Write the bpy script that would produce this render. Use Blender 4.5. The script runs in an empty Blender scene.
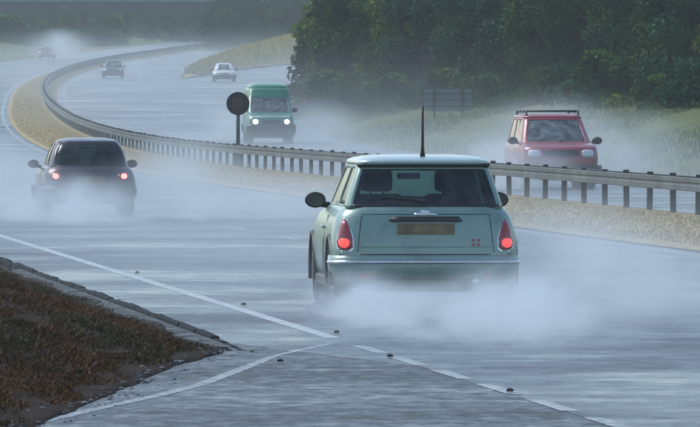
import bpy, bmesh, math, random
import numpy as np
from mathutils import Vector, Matrix

# ------------------------------------------------------------------ camera, sky, sun, exposure
R = math.radians
sc = bpy.context.scene
col = sc.collection
FPX = 8200.0            # focal length in pixels of the 700 px wide photograph
CAMZ = 1.85
cam_d = bpy.data.cameras.new("camera"); cam = bpy.data.objects.new("camera", cam_d); col.objects.link(cam)
cam_d.sensor_width = 36.0; cam_d.lens = FPX / 700 * 36.0
cam_d.clip_start = 1.0; cam_d.clip_end = 6000
cam.location = (0, 0, CAMZ)
cam.rotation_euler = (R(90) - math.atan(108.5 / FPX), 0, 0)
sc.camera = cam

SUN_EL, SUN_ROT = R(48), R(-60)
w = bpy.data.worlds.new("World"); sc.world = w; w.use_nodes = True
nt = w.node_tree
bg = nt.nodes["Background"]; bg.inputs["Strength"].default_value = 0.13
sky = nt.nodes.new("ShaderNodeTexSky"); sky.sky_type = 'NISHITA'; sky.sun_disc = False
sky.sun_elevation = SUN_EL; sky.sun_rotation = SUN_ROT
sky.air_density = 1.2; sky.dust_density = 1.0; sky.ozone_density = 1.6
nt.links.new(sky.outputs[0], bg.inputs["Color"])
sd = bpy.data.lights.new("sun", 'SUN'); sun = bpy.data.objects.new("sun", sd); col.objects.link(sun)
sd.energy = 1.3; sd.angle = R(25); sd.color = (1.0, 0.97, 0.92)
sdir = Vector((math.sin(SUN_ROT) * math.cos(SUN_EL), math.cos(SUN_ROT) * math.cos(SUN_EL), math.sin(SUN_EL)))
sun.rotation_euler = (-sdir).to_track_quat('-Z', 'Y').to_euler()
sun.location = (0, 0, 60)

vs = sc.view_settings
vs.view_transform = 'Standard'; vs.look = 'None'; vs.gamma = 1.0; vs.use_curve_mapping = False
vs.exposure = 0.68
sc.cycles.use_denoising = True
sc.cycles.max_bounces = 6; sc.cycles.diffuse_bounces = 2; sc.cycles.glossy_bounces = 3
sc.cycles.transmission_bounces = 4; sc.cycles.transparent_max_bounces = 12
sc.cycles.volume_bounces = 4
sc.cycles.volume_step_rate = 1.0; sc.cycles.volume_max_steps = 256
sc.cycles.filter_width = 2.0

rng = random.Random(7)
nrng = np.random.default_rng(11)

# ------------------------------------------------------------------ road geometry
def bx(d):                      # X of the central barrier at distance d
    if d < 120: return 6.4225 - 0.0945 * (d - 120)
    if d < 200: return 5.36 - 0.085 * (d - 132.5)
    if d < 850: e = d - 200; return -0.3775 - 0.085 * e + 0.8e-4 * e * e
    return bx(849.999) + 0.019 * (d - 850)
def zr(d):                      # level of the road
    if d < 230: return 0.0
    if d < 400: return 0.5 * 7.35e-5 * (d - 230) ** 2
    if d < 1250: return 1.062 + 0.0125 * (d - 400)
    return 11.687
def lerp_tab(tab, d):
    if d <= tab[0][0]: return tab[0][1]
    for (a, va), (b, vb) in zip(tab, tab[1:]):
        if d <= b: return va + (vb - va) * (d - a) / (b - a)
    return tab[-1][1]
def OR(d): return lerp_tab([(180, -3.95), (470, -2.3)], d)          # near carriageway, right edge line (offset from barrier)
def OL(d): return OR(d) - 7.8                                          # left edge line
def RP(d): return lerp_tab([(340, 10), (400, 12), (430, 12.7), (520, 15.5), (600, 19), (700, 24), (800, 30), (1000, 42), (1300, 60)], d)
def SL(d): return lerp_tab([(615, 9.3), (700, 13.5), (760, 17), (900, 26), (1000, 32), (1300, 50)], d)
def kerb_x(d): return bx(d) + OL(d) - 0.98

def bank(o, d):
    h = 0.0
    rp = RP(d) + 0.6
    if o > rp: h += min(0.17 * (o - rp), 4.5)
    if d > 615 and 9.3 < o < SL(d):
        wd = SL(d) - 9.3
        h += 0.14 * wd * math.sin(math.pi * (o - 9.3) / wd) + 0.03
    if o < -17: h += min(0.10 * (-17 - o), 5.0)
    if d > 1250: h += min(0.075 * (d - 1250), 24.0)
    return h
def ground_z(x, d): return zr(d) + bank(x - bx(d), d)

# ------------------------------------------------------------------ object helpers
def tag(o, label=None, cat=None, group=None, kind=None):
    if label: o["label"] = label
    if cat: o["category"] = cat
    if group: o["group"] = group
    if kind: o["kind"] = kind
    return o
def empty(name, loc=(0, 0, 0), rz=0.0):
    o = bpy.data.objects.new(name, None); col.objects.link(o)
    o.empty_display_size = 0.3; o.location = loc; o.rotation_euler = (0, 0, rz); return o
def mesh_obj(name, verts, faces, mat, parent=None, smooth=False):
    me = bpy.data.meshes.new(name); me.from_pydata([tuple(v) for v in verts], [], faces); me.update()
    if smooth:
        me.polygons.foreach_set("use_smooth", [True] * len(me.polygons))
    if mat: me.materials.append(mat)
    o = bpy.data.objects.new(name, me); col.objects.link(o); o.parent = parent
    return o
def bm_obj(name, bm, mat, parent=None, smooth=False):
    bmesh.ops.recalc_face_normals(bm, faces=bm.faces)
    me = bpy.data.meshes.new(name); bm.to_mesh(me); bm.free()
    if smooth: me.polygons.foreach_set("use_smooth", [True] * len(me.polygons))
    if mat: me.materials.append(mat)
    o = bpy.data.objects.new(name, me); col.objects.link(o); o.parent = parent
    return o
def add_box(bm, c, s, bev=0.0, rot=None):
    r = bmesh.ops.create_cube(bm, size=1.0)
    vs_ = r["verts"]
    M = Matrix.Translation(c) @ (rot.to_4x4() if rot else Matrix.Identity(4)) @ Matrix.Diagonal((s[0], s[1], s[2], 1))
    bmesh.ops.transform(bm, matrix=M, verts=vs_)
    if bev:
        es = list({e for v in vs_ for e in v.link_edges})
        bmesh.ops.bevel(bm, geom=es, offset=bev, segments=2, affect='EDGES', profile=0.5)
def add_tube(bm, pts, radii, n=8, cap=True):
    pts = [Vector(p) for p in pts]
    if not isinstance(radii, (list, tuple)): radii = [radii] * len(pts)
    rings = []
    for i, p in enumerate(pts):
        t = (pts[min(i + 1, len(pts) - 1)] - pts[max(i - 1, 0)]).normalized()
        a = t.orthogonal().normalized() if i == 0 else (rings_a - t * rings_a.dot(t)).normalized()
        rings_a = a; b = t.cross(a)
        rings.append([bm.verts.new(p + radii[i] * (math.cos(k * 2 * math.pi / n) * a + math.sin(k * 2 * math.pi / n) * b)) for k in range(n)])
    for r0, r1 in zip(rings, rings[1:]):
        for k in range(n): bm.faces.new((r0[k], r0[(k + 1) % n], r1[(k + 1) % n], r1[k]))
    if cap:
        bm.faces.new(rings[0][::-1]); bm.faces.new(rings[-1])
def copy_tree(o, parent=None):
    c = o.copy(); col.objects.link(c); c.parent = parent
    for ch in list(o.children): copy_tree(ch, c)
    return c

# ------------------------------------------------------------------ materials
def new_mat(name):
    m = bpy.data.materials.new(name); m.use_nodes = True
    return m, m.node_tree, m.node_tree.nodes["Principled BSDF"]
def N(nt, t, **kw):
    n = nt.nodes.new(t)
    for k, v in kw.items(): setattr(n, k, v)
    return n
def ramp(nt, stops, interp='LINEAR'):
    n = nt.nodes.new("ShaderNodeValToRGB"); cr = n.color_ramp; cr.interpolation = interp
    while len(cr.elements) < len(stops): cr.elements.new(0.5)
    for e, (p, c) in zip(cr.elements, stops):
        e.position = p; e.color = (c[0], c[1], c[2], 1) if isinstance(c, (tuple, list)) else (c, c, c, 1)
    return n
def simple(name, color, rough=0.5, metal=0.0, var=0.15, scale=8.0, coat=0.0, bump=0.0, spec=0.5):
    m, nt, p = new_mat(name)
    tc = N(nt, "ShaderNodeTexCoord")
    no = N(nt, "ShaderNodeTexNoise"); no.inputs["Scale"].default_value = scale; no.inputs["Detail"].default_value = 4
    nt.links.new(tc.outputs["Object"], no.inputs["Vector"])
    r = ramp(nt, [(0.3, tuple(c * (1 - var) for c in color)), (0.7, tuple(min(1, c * (1 + var)) for c in color))])
    nt.links.new(no.outputs["Fac"], r.inputs["Fac"]); nt.links.new(r.outputs["Color"], p.inputs["Base Color"])
    p.inputs["Roughness"].default_value = rough; p.inputs["Metallic"].default_value = metal
    p.inputs["Coat Weight"].default_value = coat; p.inputs["Specular IOR Level"].default_value = spec
    if bump:
        b = N(nt, "ShaderNodeBump"); b.inputs["Strength"].default_value = bump; b.inputs["Distance"].default_value = 0.02
        nt.links.new(no.outputs["Fac"], b.inputs["Height"]); nt.links.new(b.outputs["Normal"], p.inputs["Normal"])
    return m
def emit_mat(name, color, strength, base):
    m, nt, p = new_mat(name)
    p.inputs["Base Color"].default_value = (*base, 1); p.inputs["Roughness"].default_value = 0.25
    p.inputs["Emission Color"].default_value = (*color, 1); p.inputs["Emission Strength"].default_value = strength
    return m
def glass_mat(name, tint, painted_sheen=0.0):
    m, nt, p = new_mat(name)
    out = nt.nodes["Material Output"]; nt.nodes.remove(p)
    tr = N(nt, "ShaderNodeBsdfTransparent"); tr.inputs["Color"].default_value = (*tint, 1)
    gl = N(nt, "ShaderNodeBsdfGlossy"); gl.inputs["Roughness"].default_value = 0.08; gl.inputs["Color"].default_value = (0.9, 0.95, 1, 1)
    fr = N(nt, "ShaderNodeFresnel"); fr.inputs["IOR"].default_value = 1.45
    tc = N(nt, "ShaderNodeTexCoord"); no = N(nt, "ShaderNodeTexNoise"); no.inputs["Scale"].default_value = 60
    nt.links.new(tc.outputs["Object"], no.inputs["Vector"])
    b = N(nt, "ShaderNodeBump"); b.inputs["Strength"].default_value = 0.15; b.inputs["Distance"].default_value = 0.004
    nt.links.new(no.outputs["Fac"], b.inputs["Height"]); nt.links.new(b.outputs["Normal"], gl.inputs["Normal"])
    mx = N(nt, "ShaderNodeMixShader")
    nt.links.new(fr.outputs[0], mx.inputs[0]); df = N(nt, "ShaderNodeBsdfDiffuse"); df.inputs["Color"].default_value = (.6, .64, .64, 1)  # pale diffuse coat: sky reflection put into the pane colour
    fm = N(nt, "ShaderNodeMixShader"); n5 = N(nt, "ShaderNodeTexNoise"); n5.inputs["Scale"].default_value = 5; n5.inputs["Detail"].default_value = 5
    nt.links.new(tc.outputs["Object"], n5.inputs["Vector"]); f5 = N(nt, "ShaderNodeMapRange"); f5.inputs["From Min"].default_value = .35; f5.inputs["From Max"].default_value = .7; f5.inputs["To Min"].default_value = painted_sheen * .3; f5.inputs["To Max"].default_value = painted_sheen * 1.7
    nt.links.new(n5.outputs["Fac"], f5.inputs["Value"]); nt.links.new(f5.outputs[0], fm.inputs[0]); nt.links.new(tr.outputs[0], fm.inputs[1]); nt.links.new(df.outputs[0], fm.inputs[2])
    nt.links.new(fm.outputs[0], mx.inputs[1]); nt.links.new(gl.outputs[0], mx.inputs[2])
    nt.links.new(mx.outputs[0], out.inputs["Surface"])
    return m
def paint(name, color, metal=0.25):
    m, nt, p = new_mat(name)
    tc = N(nt, "ShaderNodeTexCoord")
    no = N(nt, "ShaderNodeTexNoise"); no.inputs["Scale"].default_value = 3.0; no.inputs["Detail"].default_value = 6
    nt.links.new(tc.outputs["Object"], no.inputs["Vector"])
    no.inputs["Roughness"].default_value = .65
    r = ramp(nt, [(0.28, tuple(c * 0.62 for c in color)), (0.45, tuple(c * 0.86 for c in color)), (0.7, color)])
    nt.links.new(no.outputs["Fac"], r.inputs["Fac"]); nt.links.new(r.outputs["Color"], p.inputs["Base Color"])
    # rain droplets: a fine relief under the coat, patchy gloss
    dr = N(nt, "ShaderNodeTexVoronoi"); dr.inputs["Scale"].default_value = 90
    nt.links.new(tc.outputs["Object"], dr.inputs["Vector"])
    b = N(nt, "ShaderNodeBump"); b.inputs["Strength"].default_value = 0.12; b.inputs["Distance"].default_value = 0.004
    nt.links.new(dr.outputs["Distance"], b.inputs["Height"]); nt.links.new(b.outputs["Normal"], p.inputs["Normal"])
    rr = ramp(nt, [(0.35, 0.30), (0.65, 0.48)]); nt.links.new(no.outputs["Fac"], rr.inputs["Fac"]); nt.links.new(rr.outputs["Color"], p.inputs["Roughness"])
    p.inputs["Metallic"].default_value = metal; p.inputs["Coat Weight"].default_value = 0.5; p.inputs["Coat Roughness"].default_value = 0.15
    return m

def asphalt(name, c0, c1, r0, r1, fine, bump, streak=1.3, grain=0.0):
    m, nt, p = new_mat(name)
    g = N(nt, "ShaderNodeNewGeometry")
    n1 = N(nt, "ShaderNodeTexNoise"); n1.inputs["Scale"].default_value = streak; n1.inputs["Detail"].default_value = 7; n1.inputs["Roughness"].default_value = 0.62
    n2 = N(nt, "ShaderNodeTexNoise"); n2.inputs["Scale"].default_value = fine; n2.inputs["Detail"].default_value = 3
    n3 = N(nt, "ShaderNodeTexNoise"); n3.inputs["Scale"].default_value = 0.22; n3.inputs["Detail"].default_value = 3
    for n in (n1, n2, n3): nt.links.new(g.outputs["Position"], n.inputs["Vector"])
    ra = ramp(nt, [(0.32, c0), (0.68, c1)]); nt.links.new(n1.outputs["Fac"], ra.inputs["Fac"])
    mm = N(nt, "ShaderNodeMixRGB", blend_type='MULTIPLY'); mm.inputs[0].default_value = 0.7
    rb = ramp(nt, [(0.35, 0.55), (0.65, 1.0)]); nt.links.new(n2.outputs["Fac"], rb.inputs["Fac"])
    nt.links.new(ra.outputs["Color"], mm.inputs[1]); nt.links.new(rb.outputs["Color"], mm.inputs[2])
    # chippings seen end-on: patches drawn out along the road
    mpg = N(nt, "ShaderNodeMapping"); mpg.inputs["Scale"].default_value = (4.0, 1.4, 1.0); nt.links.new(g.outputs["Position"], mpg.inputs["Vector"])
    n4 = N(nt, "ShaderNodeTexNoise"); n4.inputs["Scale"].default_value = 1.6; n4.inputs["Detail"].default_value = 6; n4.inputs["Roughness"].default_value = .75
    nt.links.new(mpg.outputs[0], n4.inputs["Vector"])
    r4 = ramp(nt, [(0.38, 1 - grain), (0.62, 1 + grain)]); nt.links.new(n4.outputs["Fac"], r4.inputs["Fac"])
    m4 = N(nt, "ShaderNodeMixRGB", blend_type='MULTIPLY'); m4.inputs[0].default_value = 1.0; nt.links.new(mm.outputs[0], m4.inputs[1]); nt.links.new(r4.outputs["Color"], m4.inputs[2])
    nt.links.new(m4.outputs[0], p.inputs["Base Color"])
    ad = N(nt, "ShaderNodeMath", operation='ADD'); nt.links.new(n1.outputs["Fac"], ad.inputs[0]); nt.links.new(n3.outputs["Fac"], ad.inputs[1])
    rr = ramp(nt, [(0.38, r0), (0.62, r1)])
    hf = N(nt, "ShaderNodeMath", operation='MULTIPLY'); hf.inputs[1].default_value = 0.5
    nt.links.new(ad.outputs[0], hf.inputs[0]); nt.links.new(hf.outputs[0], rr.inputs["Fac"]); gm = N(nt, "ShaderNodeMapRange"); gm.inputs["From Min"].default_value = .35; gm.inputs["From Max"].default_value = .65; gm.inputs["To Min"].default_value = 1 + .6 * grain; gm.inputs["To Max"].default_value = 1 - .6 * grain
    nt.links.new(n4.outputs["Fac"], gm.inputs["Value"]); gx = N(nt, "ShaderNodeMath", operation='MULTIPLY'); gx.use_clamp = True
    nt.links.new(rr.outputs["Color"], gx.inputs[0]); nt.links.new(gm.outputs[0], gx.inputs[1]); nt.links.new(gx.outputs[0], p.inputs["Roughness"])
    b = N(nt, "ShaderNodeBump"); b.inputs["Strength"].default_value = bump; b.inputs["Distance"].default_value = 0.012
    nt.links.new(n2.outputs["Fac"], b.inputs["Height"]); nt.links.new(b.outputs["Normal"], p.inputs["Normal"])
    p.inputs["Specular IOR Level"].default_value = 0.45
    return m
M = {}
M["asphalt"] = asphalt("wet_asphalt", (0.026, 0.034, 0.040), (0.075, 0.088, 0.098), 0.23, 0.52, 30, 0.30, 1.2, 0.2)
M["asphalt_rough"] = asphalt("wet_coarse_asphalt", (0.012, 0.017, 0.019), (0.075, 0.087, 0.092), 0.28, 0.72, 9, 0.7, 2.0, 0.45)
def worn(name, cov):
    m, nt, p = new_mat(name); g = N(nt, "ShaderNodeNewGeometry")
    a = N(nt, "ShaderNodeTexNoise"); a.inputs["Scale"].default_value = 6.0; a.inputs["Detail"].default_value = 8; a.inputs["Roughness"].default_value = .7
    nt.links.new(g.outputs["Position"], a.inputs["Vector"])
    r = ramp(nt, [(cov - .12, (0.06, 0.068, 0.075)), (cov + .08, (0.42, 0.45, 0.46)), (cov + .3, (0.60, 0.63, 0.64))])
    nt.links.new(a.outputs["Fac"], r.inputs["Fac"]); nt.links.new(r.outputs["Color"], p.inputs["Base Color"]); p.inputs["Roughness"].default_value = .4
    return m
M["marking"] = worn("worn_white_paint", 0.46); M["ghost"] = worn("nearly_gone_white_paint", 0.57); M["faint"] = worn("faded_white_paint", 0.525)
M["stone"] = simple("wet_stones", (0.10, 0.11, 0.112), 0.5, var=0.7, scale=4)
M["kerb"] = simple("dark_wet_kerb", (0.016, 0.019, 0.020), 0.85, var=0.35, scale=5, bump=0.3, spec=0.1)
M["soil"] = simple("dark_wet_soil", (0.026, 0.016, 0.010), 0.95, var=0.6, scale=3, bump=0.6, spec=0.08)
M["galv"] = simple("weathered_galvanised_steel", (0.070, 0.085, 0.088), 0.7, metal=0.0, var=0.5, scale=1.2)
M["galv_dark"] = simple("dark_post_steel", (0.04, 0.047, 0.05), 0.6, metal=0.3, var=0.3, scale=6)
M["sign_back"] = simple("dark_sign_back", (0.022, 0.022, 0.026), 0.5, var=0.3, scale=10)
M["sign_centre"] = simple("maroon_sign_centre", (0.075, 0.035, 0.05), 0.5, var=0.3, scale=10)
M["sign_post"] = simple("grey_green_post", (0.10, 0.13, 0.13), 0.5, metal=0.3, scale=4)
M["board"] = simple("blue_grey_board", (0.13, 0.17, 0.21), 0.5, var=0.1, scale=3)
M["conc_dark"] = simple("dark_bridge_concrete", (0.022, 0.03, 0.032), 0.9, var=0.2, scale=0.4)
M["conc"] = simple("bridge_concrete", (0.13, 0.14, 0.14), 0.8, var=0.2, scale=0.6)
M["rubber"] = simple("wet_tyre_rubber", (0.018, 0.018, 0.019), 0.5, var=0.2, scale=12)
M["rim"] = simple("alloy_rim", (0.35, 0.36, 0.37), 0.35, metal=0.8, scale=9)
M["black"] = simple("black_plastic", (0.016, 0.017, 0.018), 0.45, var=0.2, scale=9)
M["chrome"] = simple("chrome_trim", (0.62, 0.66, 0.68), 0.22, metal=0.9, var=0.1, scale=8)
M["lining"] = simple("dark_cabin_lining", (0.02, 0.022, 0.024), 0.9, var=.2)
M["seat"] = simple("dark_seat_fabric", (0.022, 0.024, 0.026), 0.9, var=0.3, scale=20)
M["cloth"] = simple("dark_clothes", (0.03, 0.032, 0.04), 0.9, var=0.3, scale=10)
M["skin"] = simple("skin", (0.42, 0.27, 0.20), 0.6, var=0.1, scale=12)
M["hair"] = simple("dark_hair", (0.02, 0.015, 0.012), 0.7, var=0.3, scale=30)
M["plate_y"] = simple("dirty_yellow_plate", (0.15, 0.105, 0.04), 0.5, var=0.4, scale=9)
M["plate_w"] = simple("white_plate", (0.6, 0.62, 0.6), 0.4, var=0.15, scale=9)
M["glass"] = glass_mat("car_glass", (0.66, 0.80, 0.77), 0.04); M["glass_rear"] = glass_mat("rear_car_glass", (0.30, 0.40, 0.385), 0.05)
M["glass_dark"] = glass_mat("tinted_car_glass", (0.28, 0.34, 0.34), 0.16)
M["tail_on"] = emit_mat("lit_tail_lamp", (1.0, 0.10, 0.09), 0.65, (0.45, 0.02, 0.02))
M["tail_core"] = emit_mat("lit_tail_bulb", (1.0, 0.22, 0.2), 2.2, (0.5, 0.05, 0.05))
M["tail_off"] = simple("red_lamp_lens", (0.30, 0.025, 0.03), 0.25, var=0.15, scale=20, coat=0.5)
M["lens"] = simple("clear_lamp_lens", (0.55, 0.58, 0.6), 0.15, var=0.1, scale=12, coat=0.8)
M["head_on"] = emit_mat("lit_headlamp", (1.0, 0.97, 0.85), 6.0, (0.8, 0.8, 0.75))
M["badge_red"] = simple("red_badge", (0.35, 0.06, 0.07), 0.4, var=0.2, scale=30)
M["mini_paint"] = paint("pale_green_paint", (0.225, 0.345, 0.30))
M["maroon_paint"] = paint("dark_plum_paint", (0.055, 0.035, 0.045))
M["red_paint"] = paint("faded_red_paint", (0.30, 0.04, 0.055), 0.0)
M["green_paint"] = paint("mid_green_paint", (0.014, 0.20, 0.105), 0.0)
M["dark_paint"] = paint("dark_blue_grey_paint", (0.03, 0.04, 0.05))
M["white_paint"] = paint("white_paint", (0.72, 0.74, 0.76), 0.0)
M["teal_paint"] = paint("dull_teal_paint", (0.07, 0.11, 0.12))

def attr_mat(name, rough=0.8, trans=0.25):
    m, nt, p = new_mat(name)
    a = N(nt, "ShaderNodeAttribute"); a.attribute_name = "tint"
    nt.links.new(a.outputs["Color"], p.inputs["Base Color"]); p.inputs["Roughness"].default_value = rough
    p.inputs["Specular IOR Level"].default_value = 0.3
    out = nt.nodes["Material Output"]
    t = N(nt, "ShaderNodeBsdfTranslucent"); nt.links.new(a.outputs["Color"], t.inputs["Color"])
    mx = N(nt, "ShaderNodeMixShader"); mx.inputs[0].default_value = trans
    nt.links.new(p.outputs[0], mx.inputs[1]); nt.links.new(t.outputs[0], mx.inputs[2]); nt.links.new(mx.outputs[0], out.inputs["Surface"])
    return m
M["leaf"] = attr_mat("leaves", 0.9, 0.2); M["grass"] = attr_mat("grass_blades", 0.8, 0.2)
M["bark"] = simple("wet_bark", (0.045, 0.036, 0.028), 0.8, var=0.4, scale=6, bump=0.6)
def grass_ground(name, cols, scale):
    m, nt, p = new_mat(name)
    g = N(nt, "ShaderNodeNewGeometry")
    n1 = N(nt, "ShaderNodeTexNoise"); n1.inputs["Scale"].default_value = scale; n1.inputs["Detail"].default_value = 8; n1.inputs["Roughness"].default_value = 0.65
    nt.links.new(g.outputs["Position"], n1.inputs["Vector"])
    k = len(cols); r = ramp(nt, [(0.3 + 0.4 * i / (k - 1), c) for i, c in enumerate(cols)])
    nt.links.new(n1.outputs["Fac"], r.inputs["Fac"]); nt.links.new(r.outputs["Color"], p.inputs["Base Color"])
    p.inputs["Roughness"].default_value = 0.9; p.inputs["Specular IOR Level"].default_value = 0.2
    n2 = N(nt, "ShaderNodeTexNoise"); n2.inputs["Scale"].default_value = 9; n2.inputs["Detail"].default_value = 5
    nt.links.new(g.outputs["Position"], n2.inputs["Vector"])
    b = N(nt, "ShaderNodeBump"); b.inputs["Strength"].default_value = 0.8; b.inputs["Distance"].default_value = 0.1
    nt.links.new(n2.outputs["Fac"], b.inputs["Height"]); nt.links.new(b.outputs["Normal"], p.inputs["Normal"])
    return m
M["field"] = grass_ground("rough_grass", [(0.055, 0.075, 0.020), (0.105, 0.125, 0.035), (0.15, 0.155, 0.055)], 0.25)
M["concrete_wet"] = grass_ground("wet_grit_and_mud", [(0.015, 0.013, 0.011), (0.035, 0.034, 0.032), (0.13, 0.145, 0.145), (0.22, 0.24, 0.24)], 5.0)
M["dry"] = grass_ground("dry_verge", [(0.30, 0.21, 0.085), (0.40, 0.30, 0.13), (0.45, 0.36, 0.18)], 0.6)

# ------------------------------------------------------------------ ground and roads
def drange(a, b):
    out = []; d = a
    while d < b:
        out.append(d); d += 2.0 if d < 150 else (4.0 if d < 420 else 10.0)
    out.append(b); return out

def strip(name, ds, ofn_list, zoff, mat, kind="structure", zfn=None):
    verts = []; faces = []; n = len(ofn_list)
    for d in ds:
        for f in ofn_list:
            x = f(d); verts.append((x, d, (zfn(x, d) if zfn else zr(d)) + zoff))
    for i in range(len(ds) - 1):
        for j in range(n - 1):
            a = i * n + j; faces.append((a, a + 1, a + n + 1, a + n))
    o = mesh_obj(name, verts, faces, mat)
    if kind: o["kind"] = kind
    return o

# terrain sheet
offs = [-300, -220, -160, -110, -80, -60, -45, -36, -30, -25, -21, -17, -14, -12, -8, -4, 0, 4, 8]
def terr_cols(d):
    rp = RP(d); sl = max(SL(d), 9.3)
    return offs + [9.3, 9.3 + (sl - 9.3) * .25, 9.3 + (sl - 9.3) * .5, 9.3 + (sl - 9.3) * .75, sl if sl > 9.3 else 9.6] + \
        [max(sl, rp) - 0.3 + 0.3, max(sl, rp) + 0.6] + [max(sl, rp) + k for k in (3, 6, 10, 15, 21, 28, 40, 60, 90, 140, 220)]
verts = []; faces = []; tds = drange(-80, 1300) + [1340, 1400, 1500, 1650, 1850]
for d in tds:
    tcs = sorted(terr_cols(d)); n = len(tcs)
    for o_ in tcs:
        paved = (OL(d) - 1.2 < o_ < OR(d) + 0.3) or (0.6 < o_ < 9.3) or (o_ > 8 and (SL(d) if d > 615 else 9) - 0.01 <= o_ <= RP(d)) or (d < 100 and o_ < -11)
        z = zr(d) + bank(o_, d) - (0.08 if paved else -0.02)
        if not paved and (o_ > 11 or o_ < -14): z += 0.12 * math.sin(o_ * 0.9 + d * 0.21) + 0.1 * math.sin(o_ * 0.37 - d * 0.13)
        verts.append((bx(d) + o_, d, z))
for i in range(len(tds) - 1):
    for j in range(n - 1):
        a = i * n + j; faces.append((a, a + 1, a + n + 1, a + n))
ground = mesh_obj("ground", verts, faces, M["field"], smooth=True); ground["kind"] = "structure"

ds = drange(20, 1250)
cw = strip("carriageway", ds, [lambda d: bx(d) + OL(d) - lerp_tab([(58, 0.03), (63.5, 0.95)], d), lambda d: bx(d) + OL(d) + .3, lambda d: bx(d) + OR(d) - 3.9, lambda d: bx(d) + OR(d) + 0.35], 0.0, M["asphalt"])
ocw = strip("oncoming_carriageway", ds, [lambda d: bx(d) + 0.75, lambda d: bx(d) + 4.5, lambda d: bx(d) + 9.3], 0.0, M["asphalt"])
sl_ds = [d for d in ds if d >= 340]
slip = strip("slip_road", sl_ds, [lambda d: bx(d) + (9.3 if d < 615 else SL(d)), lambda d: bx(d) + (9.3 if d < 615 else SL(d)) * .5 + RP(d) * .5, lambda d: bx(d) + RP(d)], 0.0, M["asphalt"])
hs = strip("hard_strip", [d for d in ds if d <= 345], [lambda d: bx(d) + 9.304, lambda d: bx(d) + RP(d)], 0.0, M["asphalt"])
reserve = strip("central_reserve", ds, [lambda d: bx(d) + OR(d) + 0.30, lambda d: bx(d) + OR(d) + 0.5, lambda d: bx(d) - 1.2, lambda d: bx(d) + 0.3, lambda d: bx(d) + 0.8], 0.05, M["dry"],
                zfn=lambda x, d: zr(d) + 0.10 * math.sin(max(0, min(1, (x - bx(d) - OR(d) - .3) / (-OR(d) + .5))) * math.pi) - (0.03 if abs(x - bx(d) - 0.8) < .01 or abs(x - bx(d) - OR(d) - .3) < .01 else 0))
fork = strip("fork_bank", [d for d in drange(620, 1100)], [(lambda d, k=k: bx(d) + 9.4 + (SL(d) - 9.5) * k / 8) for k in range(9)], 0.03, M["dry"], zfn=ground_z)
# side road mouth in front of the verge
side = mesh_obj("side_road", [(-16, -60, -0.0015), (bx(-60) + OL(0) + 1.0, -60, -0.0015), (kerb_x(66) + 1.0, 66, -0.0015), (-16, 66, -0.0015)], [(0, 1, 2, 3)], M["asphalt_rough"])
side["kind"] = "structure"

# painted lines
def line(name, ds_, ofn, wdt, parent, z=0.0022, mat="marking"):
    verts = []; faces = []
    for d in ds_:
        x = ofn(d); verts += [(x - wdt / 2, d, zr(d) + z), (x + wdt / 2, d, zr(d) + z)]
    for i in range(len(ds_) - 1): faces.append((2 * i, 2 * i + 1, 2 * i + 3, 2 * i + 2))
    return mesh_obj(name, verts, faces, M[mat], parent)
line("edge_line", drange(65.0, 1000), lambda d: bx(d) + OL(d), 0.13, cw)
line("edge_line", drange(40, 1000), lambda d: bx(d) + OR(d), 0.11, cw, mat="faint")
d = 35.0
while d < 62.5:                                   # broken line across the junction mouth
    line("edge_dash", [d, d + .9, d + 1.9], lambda q: bx(q) + OL(q), 0.11, cw, 0.0022, "faint"); d += 2.9
for i in range(44):                               # lane dashes
    d = 40.5 + i * 9.0
    line("lane_dash", [d, d + 1.5, d + 3], lambda q: bx(q) + OR(q) - 3.9, 0.12, cw, mat="faint")
line("edge_line", drange(60, 1000), lambda d: bx(d) + 1.25, 0.12, ocw, mat="faint")
line("edge_line", drange(150, 470), lambda d: bx(d) + 9.05, 0.10, ocw, mat="faint")
for i in range(36):
    d = 130 + i * 9.0
    line("lane_dash", [d, d + 1.5, d + 3], lambda q: bx(q) + 5.1, 0.10, ocw, mat="faint")
# the line round the corner of the verge
B = [(-0.10, 63.9), (-0.33, 62.3), (-0.55, 60.5), (-0.77, 57.3), (-0.99, 54.2), (-1.25, 52), (-1.53, 50), (-1.76, 48.2), (-2.05, 46), (-2.5, 43)]
verts = []; faces = []
for i, (x, y) in enumerate(B):
    wd = 0.035 if i < 3 else 0.05
    verts += [(x - wd, y, 0.0008), (x + wd, y, 0.0008)]
for i in range(len(B) - 1): faces.append((2 * i, 2 * i + 1, 2 * i + 3, 2 * i + 2))
mesh_obj("corner_line", verts, faces, M["ghost"], side)

# ------------------------------------------------------------------ verge island, kerb, dead plants
low = [(-0.86, 61.6), (-1.0, 60.2), (-1.17, 58.6), (-1.3, 56.5), (-1.38, 54.6), (-1.55, 51.4), (-1.76, 47.4), (-2.3, 43), (-3.2, 38)]
def low_x(y):
    for (x0, y0), (x1, y1) in zip(low, low[1:]):
        if y <= y0 and y >= y1: return x0 + (x1 - x0) * (y0 - y) / (y0 - y1)
    return low[-1][0] if y < 38 else low[0][0]
def isl_r(y): return (kerb_x(y) - 0.09) if y > 61.6 else low_x(y)
def isl_h(x, y):
    t = isl_r(y) - x
    h = 0.02 + 0.22 * min(1, max(0, t - 0.25) / 1.4) + 0.05 * min(3, max(0, t - 2))
    return h + (0.05 * math.sin(x * 3.1 + y * 0.9) + 0.04 * math.sin(x * 5.3 - y * 0.5)) * min(1, max(0, t - .3))
verts = []; faces = []; ys = [38 + i * 1.0 for i in range(0, 83)]
ts = [0, 0.05, .2, .35, .55, .8, 1.1, 1.5, 2, 2.6, 3.4, 5, 8, 13]
for y in ys:
    for t in ts:
        x = isl_r(y) - t - (0.05 * math.sin(y * 3.7) if t == 0 and y < 61 else 0)
        verts.append((x, y, isl_h(x, y) if t > 0 else -0.03))
n = len(ts)
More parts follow.
